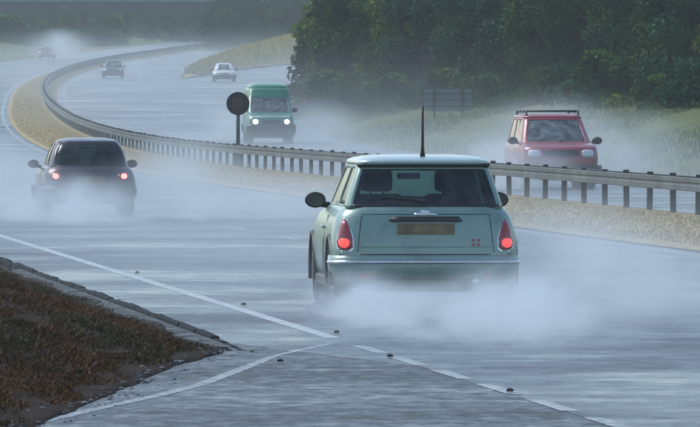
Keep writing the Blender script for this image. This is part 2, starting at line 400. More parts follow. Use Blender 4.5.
for i in range(len(ys) - 1):
    for j in range(n - 1):
        a = i * n + j; faces.append((a, a + n, a + n + 1, a + 1))
isl = mesh_obj("verge", verts, faces, M["soil"], smooth=True); isl["kind"] = "structure"
# pale gravel strip behind the kerb
def gravel(name, pts_fn, ys_):
    verts = []; faces = []
    for y in ys_:
        a, b = pts_fn(y)
        for k in range(5):
            x = a + (b - a) * k / 4
            verts.append((x, y, max(isl_h(x, y), 0.0) + 0.004))
    for i in range(len(ys_) - 1):
        for k in range(4): q = i * 5 + k; faces.append((q, q + 1, q + 6, q + 5))
    o = mesh_obj(name, verts, faces, M["concrete_wet"], smooth=True); o["kind"] = "structure"; return o
gravel("gravel_strip", lambda y: (isl_r(y) - 0.13 - .08 * math.sin(y * .8), isl_r(y) + .02), [61.8 + i * .5 for i in range(60)])
bm = bmesh.new(); rs = random.Random(5)
for i in range(700):
    if i % 3: y = rs.uniform(61.8, 92); x = isl_r(y) - abs(rs.gauss(0, .17)) + .03
    else: y = rs.uniform(43, 61.8); x = isl_r(y) - rs.gauss(.02, .11) + .05 * math.sin(y * 2.9)
    q = rs.uniform(.006, .018) * (1.6 if rs.random() < .06 else 1)
    mt_ = Matrix.Translation((x, y, max(isl_h(x, y) if x < isl_r(y) else 0, 0) + q * .25 - .004)) @ Matrix.Rotation(rs.uniform(0, 6.28), 4, 'Z') @ Matrix.Diagonal((q * rs.uniform(.7, 1.5), q * rs.uniform(.7, 1.5), q * rs.uniform(.35, .7), 1))
    bmesh.ops.create_icosphere(bm, subdivisions=1, radius=1, matrix=mt_)
st_ = bm_obj("loose_stones", bm, M["stone"]); tag(st_, "loose wet stones and grit along the edge of the verge", "stones", kind="stuff")

kerb = empty("kerb", (kerb_x(62), 62, 0)); tag(kerb, "row of low dark wet kerb stones along the brown verge", "kerb")
bm = bmesh.new(); add_box(bm, (0, 0.45, -.012), (0.075, 0.893, 0.11), 0.02)
k0 = bm_obj("kerb_stone", bm, M["kerb"], kerb)
hd = math.atan2(-(kerb_x(80) - kerb_x(62)), 18)
for i in range(48):
    s = k0 if i == 0 else k0.copy()
    if i: col.objects.link(s); s.parent = kerb
    d = 61.7 + i * 0.9
    s.location = (kerb_x(d) - kerb_x(62) + rng.uniform(-.008, .008), d - 62, rng.uniform(-.008, .008) - max(0, 4 - i) * .009); s.rotation_euler = (rng.uniform(-.01, .01), rng.uniform(-.06, .06), hd + rng.uniform(-.006, .006))

def blades(name, pts, hts, wid, cols, mat, parent=None, lean=0.5, bend=True):
    """pts (n,3); each blade is two triangles bent over"""
    n = len(pts); ang = nrng.uniform(0, 2 * math.pi, n); la = nrng.uniform(0, 2 * math.pi, n); ll = nrng.uniform(0.05, lean, n) * hts
    dx = np.stack([np.cos(ang), np.sin(ang), np.zeros(n)], 1) * (wid[:, None] * 0.5)
    up = np.stack([np.cos(la) * ll, np.sin(la) * ll, hts], 1)
    mid = pts + up * np.array([0.35, 0.35, 0.6])
    V = np.empty((n, 5, 3)); V[:, 0] = pts - dx; V[:, 1] = pts + dx; V[:, 2] = mid + dx * .8; V[:, 3] = mid - dx * .8; V[:, 4] = pts + up
    V = V.reshape(-1, 3)
    base = np.arange(n) * 5
    loops = np.stack([base, base + 1, base + 2, base + 3, base + 3, base + 2, base + 4], 1).reshape(-1)
    me = bpy.data.meshes.new(name)
    me.vertices.add(len(V)); me.vertices.foreach_set("co", V.astype(np.float32).reshape(-1))
    me.loops.add(len(loops)); me.loops.foreach_set("vertex_index", loops.astype(np.int32))
    me.polygons.add(2 * n)
    st = np.stack([np.arange(n) * 7, np.arange(n) * 7 + 4], 1).reshape(-1)
    me.polygons.foreach_set("loop_start", st.astype(np.int32))
    me.polygons.foreach_set("loop_total", np.tile([4, 3], n).astype(np.int32))
    me.update(calc_edges=True)
    at = me.color_attributes.new("tint", 'FLOAT_COLOR', 'POINT')
    c4 = np.ones((n, 5, 4), np.float32); c4[:, :, :3] = cols[:, None, :]
    at.data.foreach_set("color", c4.reshape(-1))
    me.materials.append(mat)
    o = bpy.data.objects.new(name, me); col.objects.link(o); o.parent = parent
    return o
def pick_cols(pal, n, jit=0.25):
    pal = np.array(pal); c = pal[nrng.integers(0, len(pal), n)] * nrng.uniform(1 - jit, 1 + jit, (n, 1)); return c

# dead brown plants on the verge
n = 190000
yy = nrng.uniform(44, 100, n); tt = nrng.gamma(1.3, 1.1, n) + 0.16
pts = []
for y, t in zip(yy, tt):
    x = isl_r(y) - t - 0.10 * math.sin(y * 1.7) - (0.10 if y > 61.5 else 0.02); pts.append((x, y, isl_h(x, y) - 0.01))
pts = np.array(pts)
clump = 0.5 + 0.5 * np.sin(pts[:, 0] * 6.3 + 1.7 * np.sin(pts[:, 1] * 0.9)) * np.sin(pts[:, 1] * 1.3 + pts[:, 0] * 2.1)
rust = (np.sin(pts[:, 1] * .35 + 2.2) + 0.9 * np.sin(pts[:, 0] * 7 + pts[:, 1] * .8) + nrng.normal(0, .9, n)) > -0.1
cA = pick_cols([(0.095, 0.040, 0.012), (0.060, 0.026, 0.009), (0.13, 0.058, 0.016), (0.036, 0.018, 0.009)], n)
cB = pick_cols([(0.044, 0.034, 0.011), (0.068, 0.056, 0.014), (0.034, 0.022, 0.010), (0.030, 0.026, 0.010)], n)
cl = np.where(rust[:, None], cA, cB)
hl = nrng.random(n) < 0.02; cl[hl] = np.array((0.16, 0.13, 0.06))
dead = blades("dead_undergrowth", pts, (0.012 + 0.040 * clump) * nrng.uniform(.5, 1.5, n), nrng.uniform(.006, .018, n), cl, M["grass"], lean=1.9)
tag(dead, "dark rusty brown dead undergrowth covering the wet verge by the kerb", "undergrowth", kind="stuff")

# dry grass of the central reserve
n = 85000
yy = 80 + 640 * nrng.random(n) ** 1.6; uu = nrng.random(n)
pts = np.array([(bx(y) + OR(y) + .45 + (0.15 - OR(y) - .45) * u, y, zr(y) + .05 + .1 * math.sin(max(0, min(1, u)) * math.pi)) for y, u in zip(yy, uu)])
g = blades("reserve_grass", pts, nrng.uniform(.015, .055, n), nrng.uniform(.012, .03, n), pick_cols([(0.42, 0.31, 0.14), (0.34, 0.26, 0.11), (0.45, 0.36, 0.19), (0.27, 0.23, 0.08)], n, .2), M["grass"], lean=1.0)
tag(g, "short straw coloured dry grass along the central reserve", "grass", kind="stuff")

# rough grass of the bank beside the oncoming carriageway
n = 60000
yy = nrng.uniform(190, 470, n); uu = nrng.random(n) ** 0.8 * 16 + 0.3
pts = np.array([(bx(y) + RP(y) + u, y, ground_z(bx(y) + RP(y) + u, y) - .02) for y, u in zip(yy, uu)])
g = blades("bank_grass", pts, nrng.uniform(.06, .22, n), nrng.uniform(.02, .05, n), pick_cols([(0.10, 0.14, 0.035), (0.13, 0.155, 0.045), (0.075, 0.115, 0.03), (0.16, 0.165, 0.06)], n), M["grass"], lean=0.8)
tag(g, "rough olive green grass on the bank below the dark trees", "grass", kind="stuff")
# pale bank in the fork of the slip road
n = 16000
yy = nrng.uniform(640, 960, n); uu = nrng.random(n)
pts = np.array([(bx(y) + 9.5 + (SL(y) - 9.7) * u, y, ground_z(bx(y) + 9.5 + (SL(y) - 9.7) * u, y)) for y, u in zip(yy, uu)])
g = blades("fork_grass", pts, nrng.uniform(.2, .6, n), nrng.uniform(.06, .16, n), pick_cols([(0.42, 0.34, 0.12), (0.36, 0.31, 0.12), (0.28, 0.27, 0.10)], n), M["grass"], lean=0.8)
tag(g, "yellowing grass on the bank in the fork of the slip road", "grass", kind="stuff")

# ------------------------------------------------------------------ road studs
def stud(x, y, label, group, k=.42):
    bm = bmesh.new(); add_box(bm, (0, 0, 0.012), (0.11, 0.16, 0.04), 0.010); add_box(bm, (0, 0, 0.032), (0.075, 0.09, 0.03), 0.008)
    root = empty("road_stud", (x, y, zr(y) + .012)); root.scale = (k, k, k); tag(root, label, "road stud", group)
    bm_obj("casing", bm, M["black"], root)
    bm = bmesh.new()
    for s in (-1, 1): add_tube(bm, [(s * .022, -.05, .034), (s * .022, .05, .034)], 0.009, 6)
    bm_obj("reflector", bm, M["chrome"], root)
for px, py in ((120, 274), (230, 306), (300, 334)):
    d = FPX * CAMZ / (py - 105); stud(bx(d) + OL(d) + 0.14, d, "small dark road stud beside the solid white edge line", "road studs on the solid edge line")
for px, py in ((390, 358), (510, 393)):
    d = FPX * CAMZ / (py - 105); stud((px - 350) / FPX * d, d, "small dark road stud on the broken line across the junction", "road studs on the broken line")
stud(-0.50, 58.8, "small dark road stud beside the white line round the verge corner", None)

# ------------------------------------------------------------------ crash barrier
bar = empty("crash_barrier", (bx(110), 110, 0)); tag(bar, "long curving steel crash barrier with dark posts on the central reserve", "crash barrier")
base = Vector((bx(110), 110, 0))
prof = [(.04, .43), (-.055, .43), (-.065, .44), (-.065, .515), (-.045, .535), (-.045, .555), (-.065, .575), (-.065, .635), (-.055, .645), (.04, .645)]
def beam(name, side_):
    ds_ = [40 + 3.2 * i for i in range(0, 62)] + [240 + 6 * i for i in range(150)]
    verts = []; faces = []; k = len(prof)
    for d in ds_:
        x = bx(d) + side_ * 0.13
        for (px, pz) in prof: verts.append((x - base.x - side_ * -px * 1.0 * 1.0 if False else x + side_ * -px - base.x, d - base.y, zr(d) + .05 + pz))
    for i in range(len(ds_) - 1):
        for j in range(k - 1):
            a = i * k + j; faces.append((a, a + 1, a + k + 1, a + k))
    o = mesh_obj(name, verts, faces, M["galv"], bar)
    so = o.modifiers.new("thick", 'SOLIDIFY'); so.thickness = 0.006
    return o
beam("beam", -1); beam("beam", 1)
def post_bm():
    bm = bmesh.new(); add_box(bm, (0, 0, 0.33), (0.10, 0.11, 0.82), 0.006); add_box(bm, (-.075, 0, 0.59), (0.10, 0.10, 0.14), 0.005); add_box(bm, (.075, 0, 0.59), (0.10, 0.10, 0.14), 0.005)
    return bm
p0 = bm_obj("post", post_bm(), M["galv_dark"], bar)
pd = [60 + 3.2 * i for i in range(340)]
first = True; rest = []
for d in pd:
    if d > 1080: break
    if d <= 520:
        o = p0 if first else p0.copy()
        if not first: col.objects.link(o); o.parent = bar
        first = False
        o.location = (bx(d) - base.x, d - base.y, zr(d) + rng.uniform(-.01, .01)); o.rotation_euler = (0, rng.uniform(-.02, .02), 0)
    else: rest.append(d)
bm = bmesh.new()
for d in rest: add_box(bm, (bx(d) - base.x, d - base.y, zr(d) + .33), (.10, .11, .82))
o = bm_obj("post_row", bm, M["galv_dark"], bar); o["kind"] = "stuff"

# ------------------------------------------------------------------ round sign on the reserve
sd_ = 236.0; sx = (238 - 350) / FPX * sd_
sg = empty("road_sign", (sx, sd_, zr(sd_) + .05)); tag(sg, "round dark road sign on a grey post rising behind the crash barrier", "road sign")
bm = bmesh.new(); add_tube(bm, [(0, 0, -.1), (0, 0, 2.1)], 0.06, 12); bm_obj("post", bm, M["sign_post"], sg, True)
def disc(name, r, y0, y1, mat, parent, z):
    bm = bmesh.new(); add_tube(bm, [(0, y0, 0), (0, y1, 0)], r, 40); bmesh.ops.translate(bm, verts=bm.verts, vec=(0, 0, z)); return bm_obj(name, bm, mat, parent)
zc = CAMZ + (105 - 103.5) / FPX * sd_ - zr(sd_) - .05
disc("face", 0.335, -.075, -.062, M["sign_back"], sg, zc)
disc("centre", 0.17, -.080, -.0755, M["sign_centre"], sg, zc)
bm = bmesh.new(); add_box(bm, (0, -.05, zc + .15), (.5, .025, .04)); add_box(bm, (0, -.05, zc - .15), (.5, .025, .04)); bm_obj("bracket", bm, M["sign_post"], sg)

# big board on the far bank
bd = 352.0; bX = (448 - 350) / FPX * bd
bs = empty("direction_sign", (bX, bd, ground_z(bX, bd))); tag(bs, "blue grey rectangular road board on two posts before the dark trees", "road sign")
gz = ground_z(bX, bd)
zb, zt = CAMZ - (111 - 105) / FPX * bd - gz, CAMZ + (105 - 89) / FPX * bd - gz
bm = bmesh.new(); add_box(bm, (0, 0, (zb + zt) / 2), (2.0, .03, zt - zb), .01); bm_obj("panel", bm, M["board"], bs)
bm = bmesh.new()
for z in (zb + .2, (zb + zt) / 2, zt - .2): add_box(bm, (0, -.035, z), (1.96, .035, .05))
bm_obj("rail", bm, M["galv"], bs)
for s in (-.6, .6):
    bm = bmesh.new(); add_tube(bm, [(s, -.10, -.3), (s, -.10, zt)], .05, 8); bm_obj("post", bm, M["galv_dark"], bs)

# ------------------------------------------------------------------ overbridge
BD = 1150.0; bz = zr(BD)
br = empty("overbridge", (bx(BD) - 2, BD, bz)); tag(br, "dark concrete bridge crossing the far end of the road", "bridge")
db = CAMZ + (105 - 12.5) / FPX * BD - bz
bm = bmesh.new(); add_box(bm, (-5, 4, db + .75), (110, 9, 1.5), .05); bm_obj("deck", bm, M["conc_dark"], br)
bm = bmesh.new(); add_box(bm, (-5, -.35, db + 2.0), (110, .25, 1.0), .03); bm_obj("parapet", bm, M["conc"], br)
bm = bmesh.new(); add_box(bm, (-5, 8.35, db + 2.0), (110, .25, 1.0), .03); bm_obj("parapet", bm, M["conc"], br)
for k in (0.6, 4.0, 7.4):
    bm = bmesh.new(); add_tube(bm, [(0, k, -.3), (0, k, db + .02)], .45, 12); bm_obj("pier", bm, M["conc"], br, True)
for s, xx in ((-1, -52), (1, 44)):
    bm = bmesh.new(); add_box(bm, (xx, 4, db / 2 - .5), (6, 9, db + 1.0), .1); bm_obj("abutment", bm, M["conc"], br)

# ------------------------------------------------------------------ trees
def make_crown(name, h, wd, nlobes, nleaf, pal, seed, low=0.10, size=(.22, .46)):
    r = np.random.default_rng(seed); P = []; Cc = []; NR = []
    per = nleaf // nlobes
    for i in range(nlobes):
        f = r.uniform(low, 1.0); a = r.uniform(0, 2 * math.pi)
        env = math.sin(math.pi * min(1, (f - low) / (1 - low) * .8 + .22)) ** .6
        rad = env * wd * .5 * r.uniform(.35, .85)
        c = np.array([math.cos(a) * rad, math.sin(a) * rad, f * h * .88])
        lr = wd * r.uniform(.13, .25)
        q = r.normal(size=(per, 3)); q /= np.linalg.norm(q, axis=1)[:, None]
        q *= (r.random(per) ** .28)[:, None] * lr * np.array([1.1, 1.1, .8])
        p = c + q; P.append(p)
        tone = r.choice([.4, .6, .9, 1.2, 1.7])
        base_c = np.array(pal[r.integers(0, len(pal))])
        Cc.append(base_c[None] * tone * r.uniform(.65, 1.35, (per, 1)))
    P = np.concatenate(P); Cc = np.concatenate(Cc); n = len(P)
    keep = P[:, 2] > .15; P = P[keep]; Cc = Cc[keep]; n = len(P)
    a1 = r.normal(size=(n, 3)); a1 /= np.linalg.norm(a1, axis=1)[:, None]
    a2 = np.cross(a1, r.normal(size=(n, 3))); a2 /= np.linalg.norm(a2, axis=1)[:, None]
    s = r.uniform(size[0], size[1], n)[:, None]
    V = np.empty((n, 4, 3)); V[:, 0] = P - a1 * s * .5; V[:, 1] = P + a2 * s * .32; V[:, 2] = P + a1 * s * .5; V[:, 3] = P - a2 * s * .32
    me = bpy.data.meshes.new(name)
    me.vertices.add(4 * n); me.vertices.foreach_set("co", V.astype(np.float32).reshape(-1))
    me.loops.add(4 * n); me.loops.foreach_set("vertex_index", np.arange(4 * n, dtype=np.int32))
    me.polygons.add(n); me.polygons.foreach_set("loop_start", (np.arange(n) * 4).astype(np.int32)); me.polygons.foreach_set("loop_total", np.full(n, 4, np.int32))
    me.update(calc_edges=True)
    at = me.color_attributes.new("tint", 'FLOAT_COLOR', 'POINT')
    c4 = np.ones((n, 4, 4), np.float32); c4[:, :, :3] = np.clip(Cc, 0, 1)[:, None, :]
    at.data.foreach_set("color", c4.reshape(-1)); me.materials.append(M["leaf"])
    return me
def make_trunk(name, h, seed):
    r = random.Random(seed); bm = bmesh.new()
    pts = [(0, 0, -.3)]; x = y = 0
    for i in range(1, 6):
        x += r.uniform(-.15, .15); y += r.uniform(-.15, .15); pts.append((x, y, h * .15 * i))
    add_tube(bm, pts, [h * .024 * (1 - .13 * i) for i in range(6)], 8)
    for k in range(6):
        i = r.randint(2, 5); p = Vector(pts[i]); a = r.uniform(0, 6.28); L = h * r.uniform(.16, .28)
        q = p + Vector((math.cos(a) * L, math.sin(a) * L, L * .7))
        add_tube(bm, [p, (p + q) / 2 + Vector((0, 0, .1)), q], [h * .010, h * .007, h * .003], 6)
    bmesh.ops.recalc_face_normals(bm, faces=bm.faces)
    me = bpy.data.meshes.new(name); bm.to_mesh(me); bm.free(); me.materials.append(M["bark"]); return me
DG = [(0.020, 0.052, 0.010), (0.032, 0.074, 0.012), (0.050, 0.094, 0.014), (0.014, 0.042, 0.012)]
OG = [(0.050, 0.085, 0.012), (0.075, 0.105, 0.016), (0.034, 0.062, 0.012)]
BG = [(0.016, 0.052, 0.024), (0.024, 0.070, 0.032), (0.012, 0.040, 0.020)]
kinds = []
for i, (h, wd, pal, nm) in enumerate([(9.5, 6.0, DG, "dark"), (8.5, 5.6, OG, "olive"), (10.5, 5.8, BG, "blue"), (9.0, 6.4, DG, "dark"), (8.0, 5.2, OG, "olive")]):
    kinds.append((make_crown("crown", h, wd, 22, 7000, pal, 50 + i), make_trunk("trunk", h, 80 + i), nm))
bush_me = [make_crown("foliage", 2.6, 3.4, 16, 3800, pal, 90 + i, low=.02, size=(.12, .26)) for i, pal in enumerate((DG, OG, BG))]
TL = {"dark": "dense dark green tree", "olive": "olive green leafy tree", "blue": "tall blue green tree"}
def tree(x, d, k, s, where, group, sink=.1):
    cm, tm, nm = kinds[k]
    t = empty("tree", (x, d, ground_z(x, d) - sink), rng.uniform(0, 6.28)); t.scale = (s, s, s * rng.uniform(.92, 1.08))
    tag(t, TL[nm] + " " + where, "tree", group)
    for nm_, me in (("trunk", tm), ("crown", cm)):
        o = bpy.data.objects.new(nm_, me); col.objects.link(o); o.parent = t
def bush(x, d, k, s, label, group):
    b = bpy.data.objects.new("bush", bush_me[k]); col.objects.link(b); b.location = (x, d, ground_z(x, d) - .15); b.rotation_euler = (0, 0, rng.uniform(0, 6.28)); b.scale = (s, s, s * rng.uniform(.7, 1.0))
    tag(b, label, "bush", group)
# front edge of the wood as (pixel x, distance)
front = [(760, 285), (700, 300), (640, 318), (580, 338), (520, 360), (470, 378), (420, 392), (370, 402), (330, 410), (312, 420)]
def front_pt(f):
    g_ = f * (len(front) - 1); i = min(int(g_), len(front) - 2); u = g_ - i
    px = front[i][0] + (front[i + 1][0] - front[i][0]) * u; d = front[i][1] + (front[i + 1][1] - front[i][1]) * u
    return (px - 350) / FPX * d, d
ORD = ["first", "second", "third", "fourth", "fifth", "sixth", "seventh", "eighth", "ninth", "tenth", "eleventh", "twelfth", "thirteenth", "fourteenth", "fifteenth", "sixteenth", "seventeenth"]
for i in range(17):
    x, d = front_pt(i / 16); tree(x + rng.uniform(-.5, .5) + .8, d + rng.uniform(0, 6), rng.choice([0, 1, 3, 4, 0, 2]), rng.uniform(.62, .85), ORD[16 - i] + " along the wood edge from the slip road", "trees along the front of the wood")
for i in range(16):
    x, d = front_pt((i + .5) / 16); d += 22 + rng.uniform(-5, 8); x = x * d / (d - 22) + 2.2
    tree(x, d, rng.choice([0, 1, 2, 3, 4]), rng.uniform(.75, 1.0), "in the middle of the roadside wood", "trees inside the wood")
for i in range(14):
    x, d = front_pt(i / 13); d += 60 + rng.uniform(-8, 10); x = x * d / (d - 60) + 3.5
    tree(x, d, rng.choice([0, 2, 3]), rng.uniform(.85, 1.1), "standing at the back of the roadside wood", "trees at the back of the wood")
for i in range(20):
    x, d = front_pt(i / 19); bush(x - .6 + rng.uniform(-.4, .3), d - 6 + rng.uniform(-3, 2), rng.choice([0, 0, 2, 1]), rng.uniform(.6, 1.0), "low dark bush at the foot of the roadside wood", "bushes below the wood")
# along the slip road, behind
for i, d in enumerate((455, 490, 530, 575, 620, 670, 730, 790)):
    x = bx(d) + RP(d) + 3.5 + rng.uniform(0, 1.5); tree(x, d, rng.choice([0, 2, 3]), rng.uniform(.8, 1.0), ORD[i] + " beside the slip road from its merge", "trees beside the slip road")
# behind the fork bank and the bridge
for d, px in ((1010, 222), (1030, 236), (1000, 250), (1040, 262), (990, 276), (1020, 288), (1060, 300), (1000, 312), (1060, 245), (1075, 275), (1070, 228)):
    tree((px - 350) / FPX * d, d, rng.choice([0, 2, 3]), rng.uniform(.8, 1.0), "beyond the bank in the fork of the slip road", "trees beyond the fork bank")
for i in range(46):
    d = 1175 + rng.uniform(0, 60) + (i % 3) * 35; px = -30 + i * 6.5 + rng.uniform(-5, 5)
    tree((px - 350) / FPX * d, d, rng.choice([1, 0, 4, 2]), rng.uniform(.6, .85), "far off beyond the bridge", "trees beyond the bridge")
for i in range(26):
    d = 1000 + rng.uniform(0, 130); x = bx(d) + OL(d) - 4 - i * .75
    bush(x, d, rng.choice([0, 1, 2]), rng.uniform(.9, 1.6), "hazy green bush on the far verge below the bridge", "bushes on the far verge")

# ------------------------------------------------------------------ vehicles
NR_, NC_, NS_ = 10, 6, 16
def ring(lv):
    """lv = (z, W, yr, yf, rr, rf, bow_r, bow_f); counter-clockwise from rear centre to the right"""
    z, W, yr, yf, rr, rf, br_, bf = lv
    P = []
    def rearpt(x): return (x, yr + br_ * (x / W) ** 2, z)
    def frontpt(x): return (x, yf - bf * (x / W) ** 2, z)
    xr = W - rr; xf = W - rf
    for i in range(NR_ // 2): P.append(rearpt(xr * i / (NR_ // 2)))
    y0 = yr + br_ * (xr / W) ** 2
    for i in range(NC_):
        a = (math.pi / 2) * i / NC_; P.append((xr + rr * math.sin(a), y0 + rr * (1 - math.cos(a)), z))
    ya, yb = y0 + rr, yf - bf * (xf / W) ** 2 - rf
    for i in range(NS_): P.append((W, ya + (yb - ya) * i / NS_, z))
    for i in range(NC_):
        a = (math.pi / 2) * i / NC_; P.append((xf + rf * math.cos(a), yb + rf * math.sin(a), z))
    for i in range(NR_ // 2): P.append(frontpt(xf * (1 - i / (NR_ // 2))))
    half = P; other = [(-x, y, zz) for (x, y, zz) in half[1:]]
    return half + [frontpt(0.0)] + other[::-1]
NCOL = 2 * (NR_ + 2 * NC_ + NS_) // 2 * 1
C_R, C_RC, C_S, C_FC = NR_ // 2, NR_ // 2 + NC_, NR_ // 2 + NC_ + NS_, NR_ // 2 + 2 * NC_ + NS_     # ends of: rear half, rear corner, side, front corner

def interp_level(levels, z):
    if z <= levels[0][0]: return levels[0]
    for a, b in zip(levels, levels[1:]):
        if z <= b[0]:
            t = (z - a[0]) / (b[0] - a[0]); return tuple(p + (q - p) * t for p, q in zip(a, b))
    return levels[-1]
def smooth_levels(levels, k=3):
    out = []
    n = len(levels)
    for i in range(n - 1):
        p0 = levels[max(i - 1, 0)]; p1 = levels[i]; p2 = levels[i + 1]; p3 = levels[min(i + 2, n - 1)]
        for j in range(k):
            t = j / k
            out.append(tuple(0.5 * ((2 * b) + (c - a) * t + (2 * a - 5 * b + 4 * c - d_) * t * t + (-a + 3 * b - 3 * c + d_) * t ** 3) for a, b, c, d_ in zip(p0, p1, p2, p3)))
    out.append(levels[-1]); return out
def loft(name, levels, mat, parent, top=True, bottom=True):
    rings = [ring(l) for l in levels]; n = len(rings[0]); verts = [p for r_ in rings for p in r_]; faces = []
    for i in range(len(rings) - 1):
        for j in range(n): faces.append((i * n + j, i * n + (j + 1) % n, (i + 1) * n + (j + 1) % n, (i + 1) * n + j))
    if bottom: faces.append(tuple(range(n))[::-1])
    if top: faces.append(tuple((len(rings) - 1) * n + j for j in range(n)))
    return mesh_obj(name, verts, faces, mat, parent, smooth=True)
def surf(levels, s, z, front=False):
    """point on the body skin at height z and signed distance s from the rear (front) centre line, plus outward normal"""
    def pt(s_, z_):
        r_ = ring(interp_level(levels, z_)); h = len(r_) // 2
        half = r_[:h + 1]
        if front: half = half[::-1]
        rem = abs(s_)
        for a, b in zip(half, half[1:]):
            L = math.dist(a, b)
            if rem <= L: t = rem / L; p = [a[k] + (b[k] - a[k]) * t for k in range(3)]; break
            rem -= L
        else: p = list(half[-1])
        p[0] = math.copysign(p[0], s_) if s_ else 0.0
        return Vector((p[0], p[1], z_))
    p = pt(s, z); ds_ = pt(s + .01, z) - pt(s - .01, z); dz = pt(s, z + .01) - pt(s, z - .01)
    nn = ds_.cross(dz).normalized()
    c = Vector((0, levels[0][2] * .5 + levels[0][3] * .5, z))
    if nn.dot(p - c) < 0: nn = -nn
    return p, nn
def decal(name, levels, pts, mat, parent, off=0.004, bulge=0.0, front=False, skirt=0.02, rings=4):
    """a piece shaped by an outline in (s, z) laid on the body skin and domed outwards"""
    cs = sum(p[0] for p in pts) / len(pts); cz = sum(p[1] for p in pts) / len(pts)
    verts = []; faces = []; n = len(pts)
    ks = [1.0] + [1 - i / rings for i in range(1, rings)]
    for ri, k in enumerate([1.0] + ks):
        for (s, z) in pts:
            ss, zz = cs + (s - cs) * k, cz + (z - cz) * k
            p, nn = surf(levels, ss, zz, front)
            h = -skirt if ri == 0 else off + bulge * (1 - k * k)
            verts.append(p + nn * h)
    m_ = len(ks) + 1
    for i in range(m_ - 1):
        for j in range(n): faces.append((i * n + j, i * n + (j + 1) % n, (i + 1) * n + (j + 1) % n, (i + 1) * n + j))
    p, nn = surf(levels, cs, cz, front); verts.append(p + nn * (off + bulge)); c = len(verts) - 1
    for j in range(n): faces.append(((m_ - 1) * n + j, (m_ - 1) * n + (j + 1) % n, c))
    o = mesh_obj(name, verts, faces, mat, parent, smooth=bulge > 0.008)
    bm = bmesh.new(); bm.from_mesh(o.data); bmesh.ops.recalc_face_normals(bm, faces=bm.faces); bm.to_mesh(o.data); bm.free()
    return o
def ellipse(cs, cz, a, b, n=20, e=2.0, tilt=0.0):
    P = []
    for i in range(n):
        t = 2 * math.pi * i / n; c, s = math.cos(t), math.sin(t)
        x = a * math.copysign(abs(c) ** (2 / e), c); y = b * math.copysign(abs(s) ** (2 / e), s)
        P.append((cs + x * math.cos(tilt) - y * math.sin(tilt), cz + x * math.sin(tilt) + y * math.cos(tilt)))
    return P
def band(name, levels, s0, s1, z0, z1, mat, parent, off=.01, front=False, n=28, thick=.02, nz=3):
    """a strip round the body from s0 to s1 between two heights"""
    verts = []; faces = []
    for j in range(nz + 1):
        z = z0 + (z1 - z0) * j / nz
        for i in range(n + 1):
            p, nn = surf(levels, s0 + (s1 - s0) * i / n, z, front)
            e = off * (1 - 0.5 * (2 * j / nz - 1) ** 4)
            verts.append(p + nn * e)
    for j in range(nz):
        for i in range(n): a = j * (n + 1) + i; faces.append((a, a + 1, a + n + 2, a + n + 1))
    o = mesh_obj(name, verts, faces, mat, parent, smooth=True)
    so = o.modifiers.new("thick", 'SOLIDIFY'); so.thickness = thick; so.offset = -1.0
    return o

def cabin(levels, rows, win, mat, glass, parent, roof_levels, roof_mat):
    """greenhouse: frame mesh with openings, panes set in, roof above. win: dict name -> list of column ranges (half, mirrored)"""
    rings = [ring(l) for l in levels]; n = len(rings[0]); nl = len(rings)
    colwin = {}
    for nm, (a, b, mirror) in win.items():
        for c in range(a, b):
            colwin[c] = (nm, 'r')
            if mirror: colwin[n - 1 - c] = (nm, 'l')
    frame = []; panes = {}
    for i in range(nl - 1):
        for j in range(n):
            f = (i * n + j, i * n + (j + 1) % n, (i + 1) * n + (j + 1) % n, (i + 1) * n + j)
            if rows[0] <= i < rows[1] and j in colwin:
                nm, sd__ = colwin[j]
                panes.setdefault((nm, sd__ if nm not in ("rear_window", "windscreen") else ''), []).append(f)
            else: frame.append(f)
    verts = [p for r_ in rings for p in r_]
    fo = mesh_obj("pillar_frame", verts, frame, mat, parent, smooth=True)
    so = fo.modifiers.new("thick", 'SOLIDIFY'); so.thickness = 0.035; so.offset = -1
    for (nm, _), fs in panes.items():
        used = sorted({v for f in fs for v in f}); mp = {v: k for k, v in enumerate(used)}
        vv = []
        cx = 0; cy = sum(l[2] + l[3] for l in levels) / (2 * nl)
        for v in used:
            p = Vector(verts[v]); nrm = Vector((p.x - cx, p.y - cy, 0)).normalized(); vv.append(p - nrm * .012)
        mesh_obj(nm, vv, [tuple(mp[v] for v in f) for f in fs], glass[nm] if isinstance(glass, dict) else glass, parent, smooth=True)
    ro = loft("roof", roof_levels, roof_mat or mat, parent, top=True, bottom=True)
    cy = sum(l[2] + l[3] for l in levels) / (2 * nl)
    lv_ = [(p[0] * .93, cy + (p[1] - cy) * .965, p[2]) for p in verts]
    top_ = (nl - 1) * n
    lo_ = mesh_obj("lining", lv_, frame + [tuple(top_ + j for j in range(n))], M["lining"], parent, smooth=False)
    so = lo_.modifiers.new("thick", 'SOLIDIFY'); so.thickness = .008; so.offset = -1
    return fo
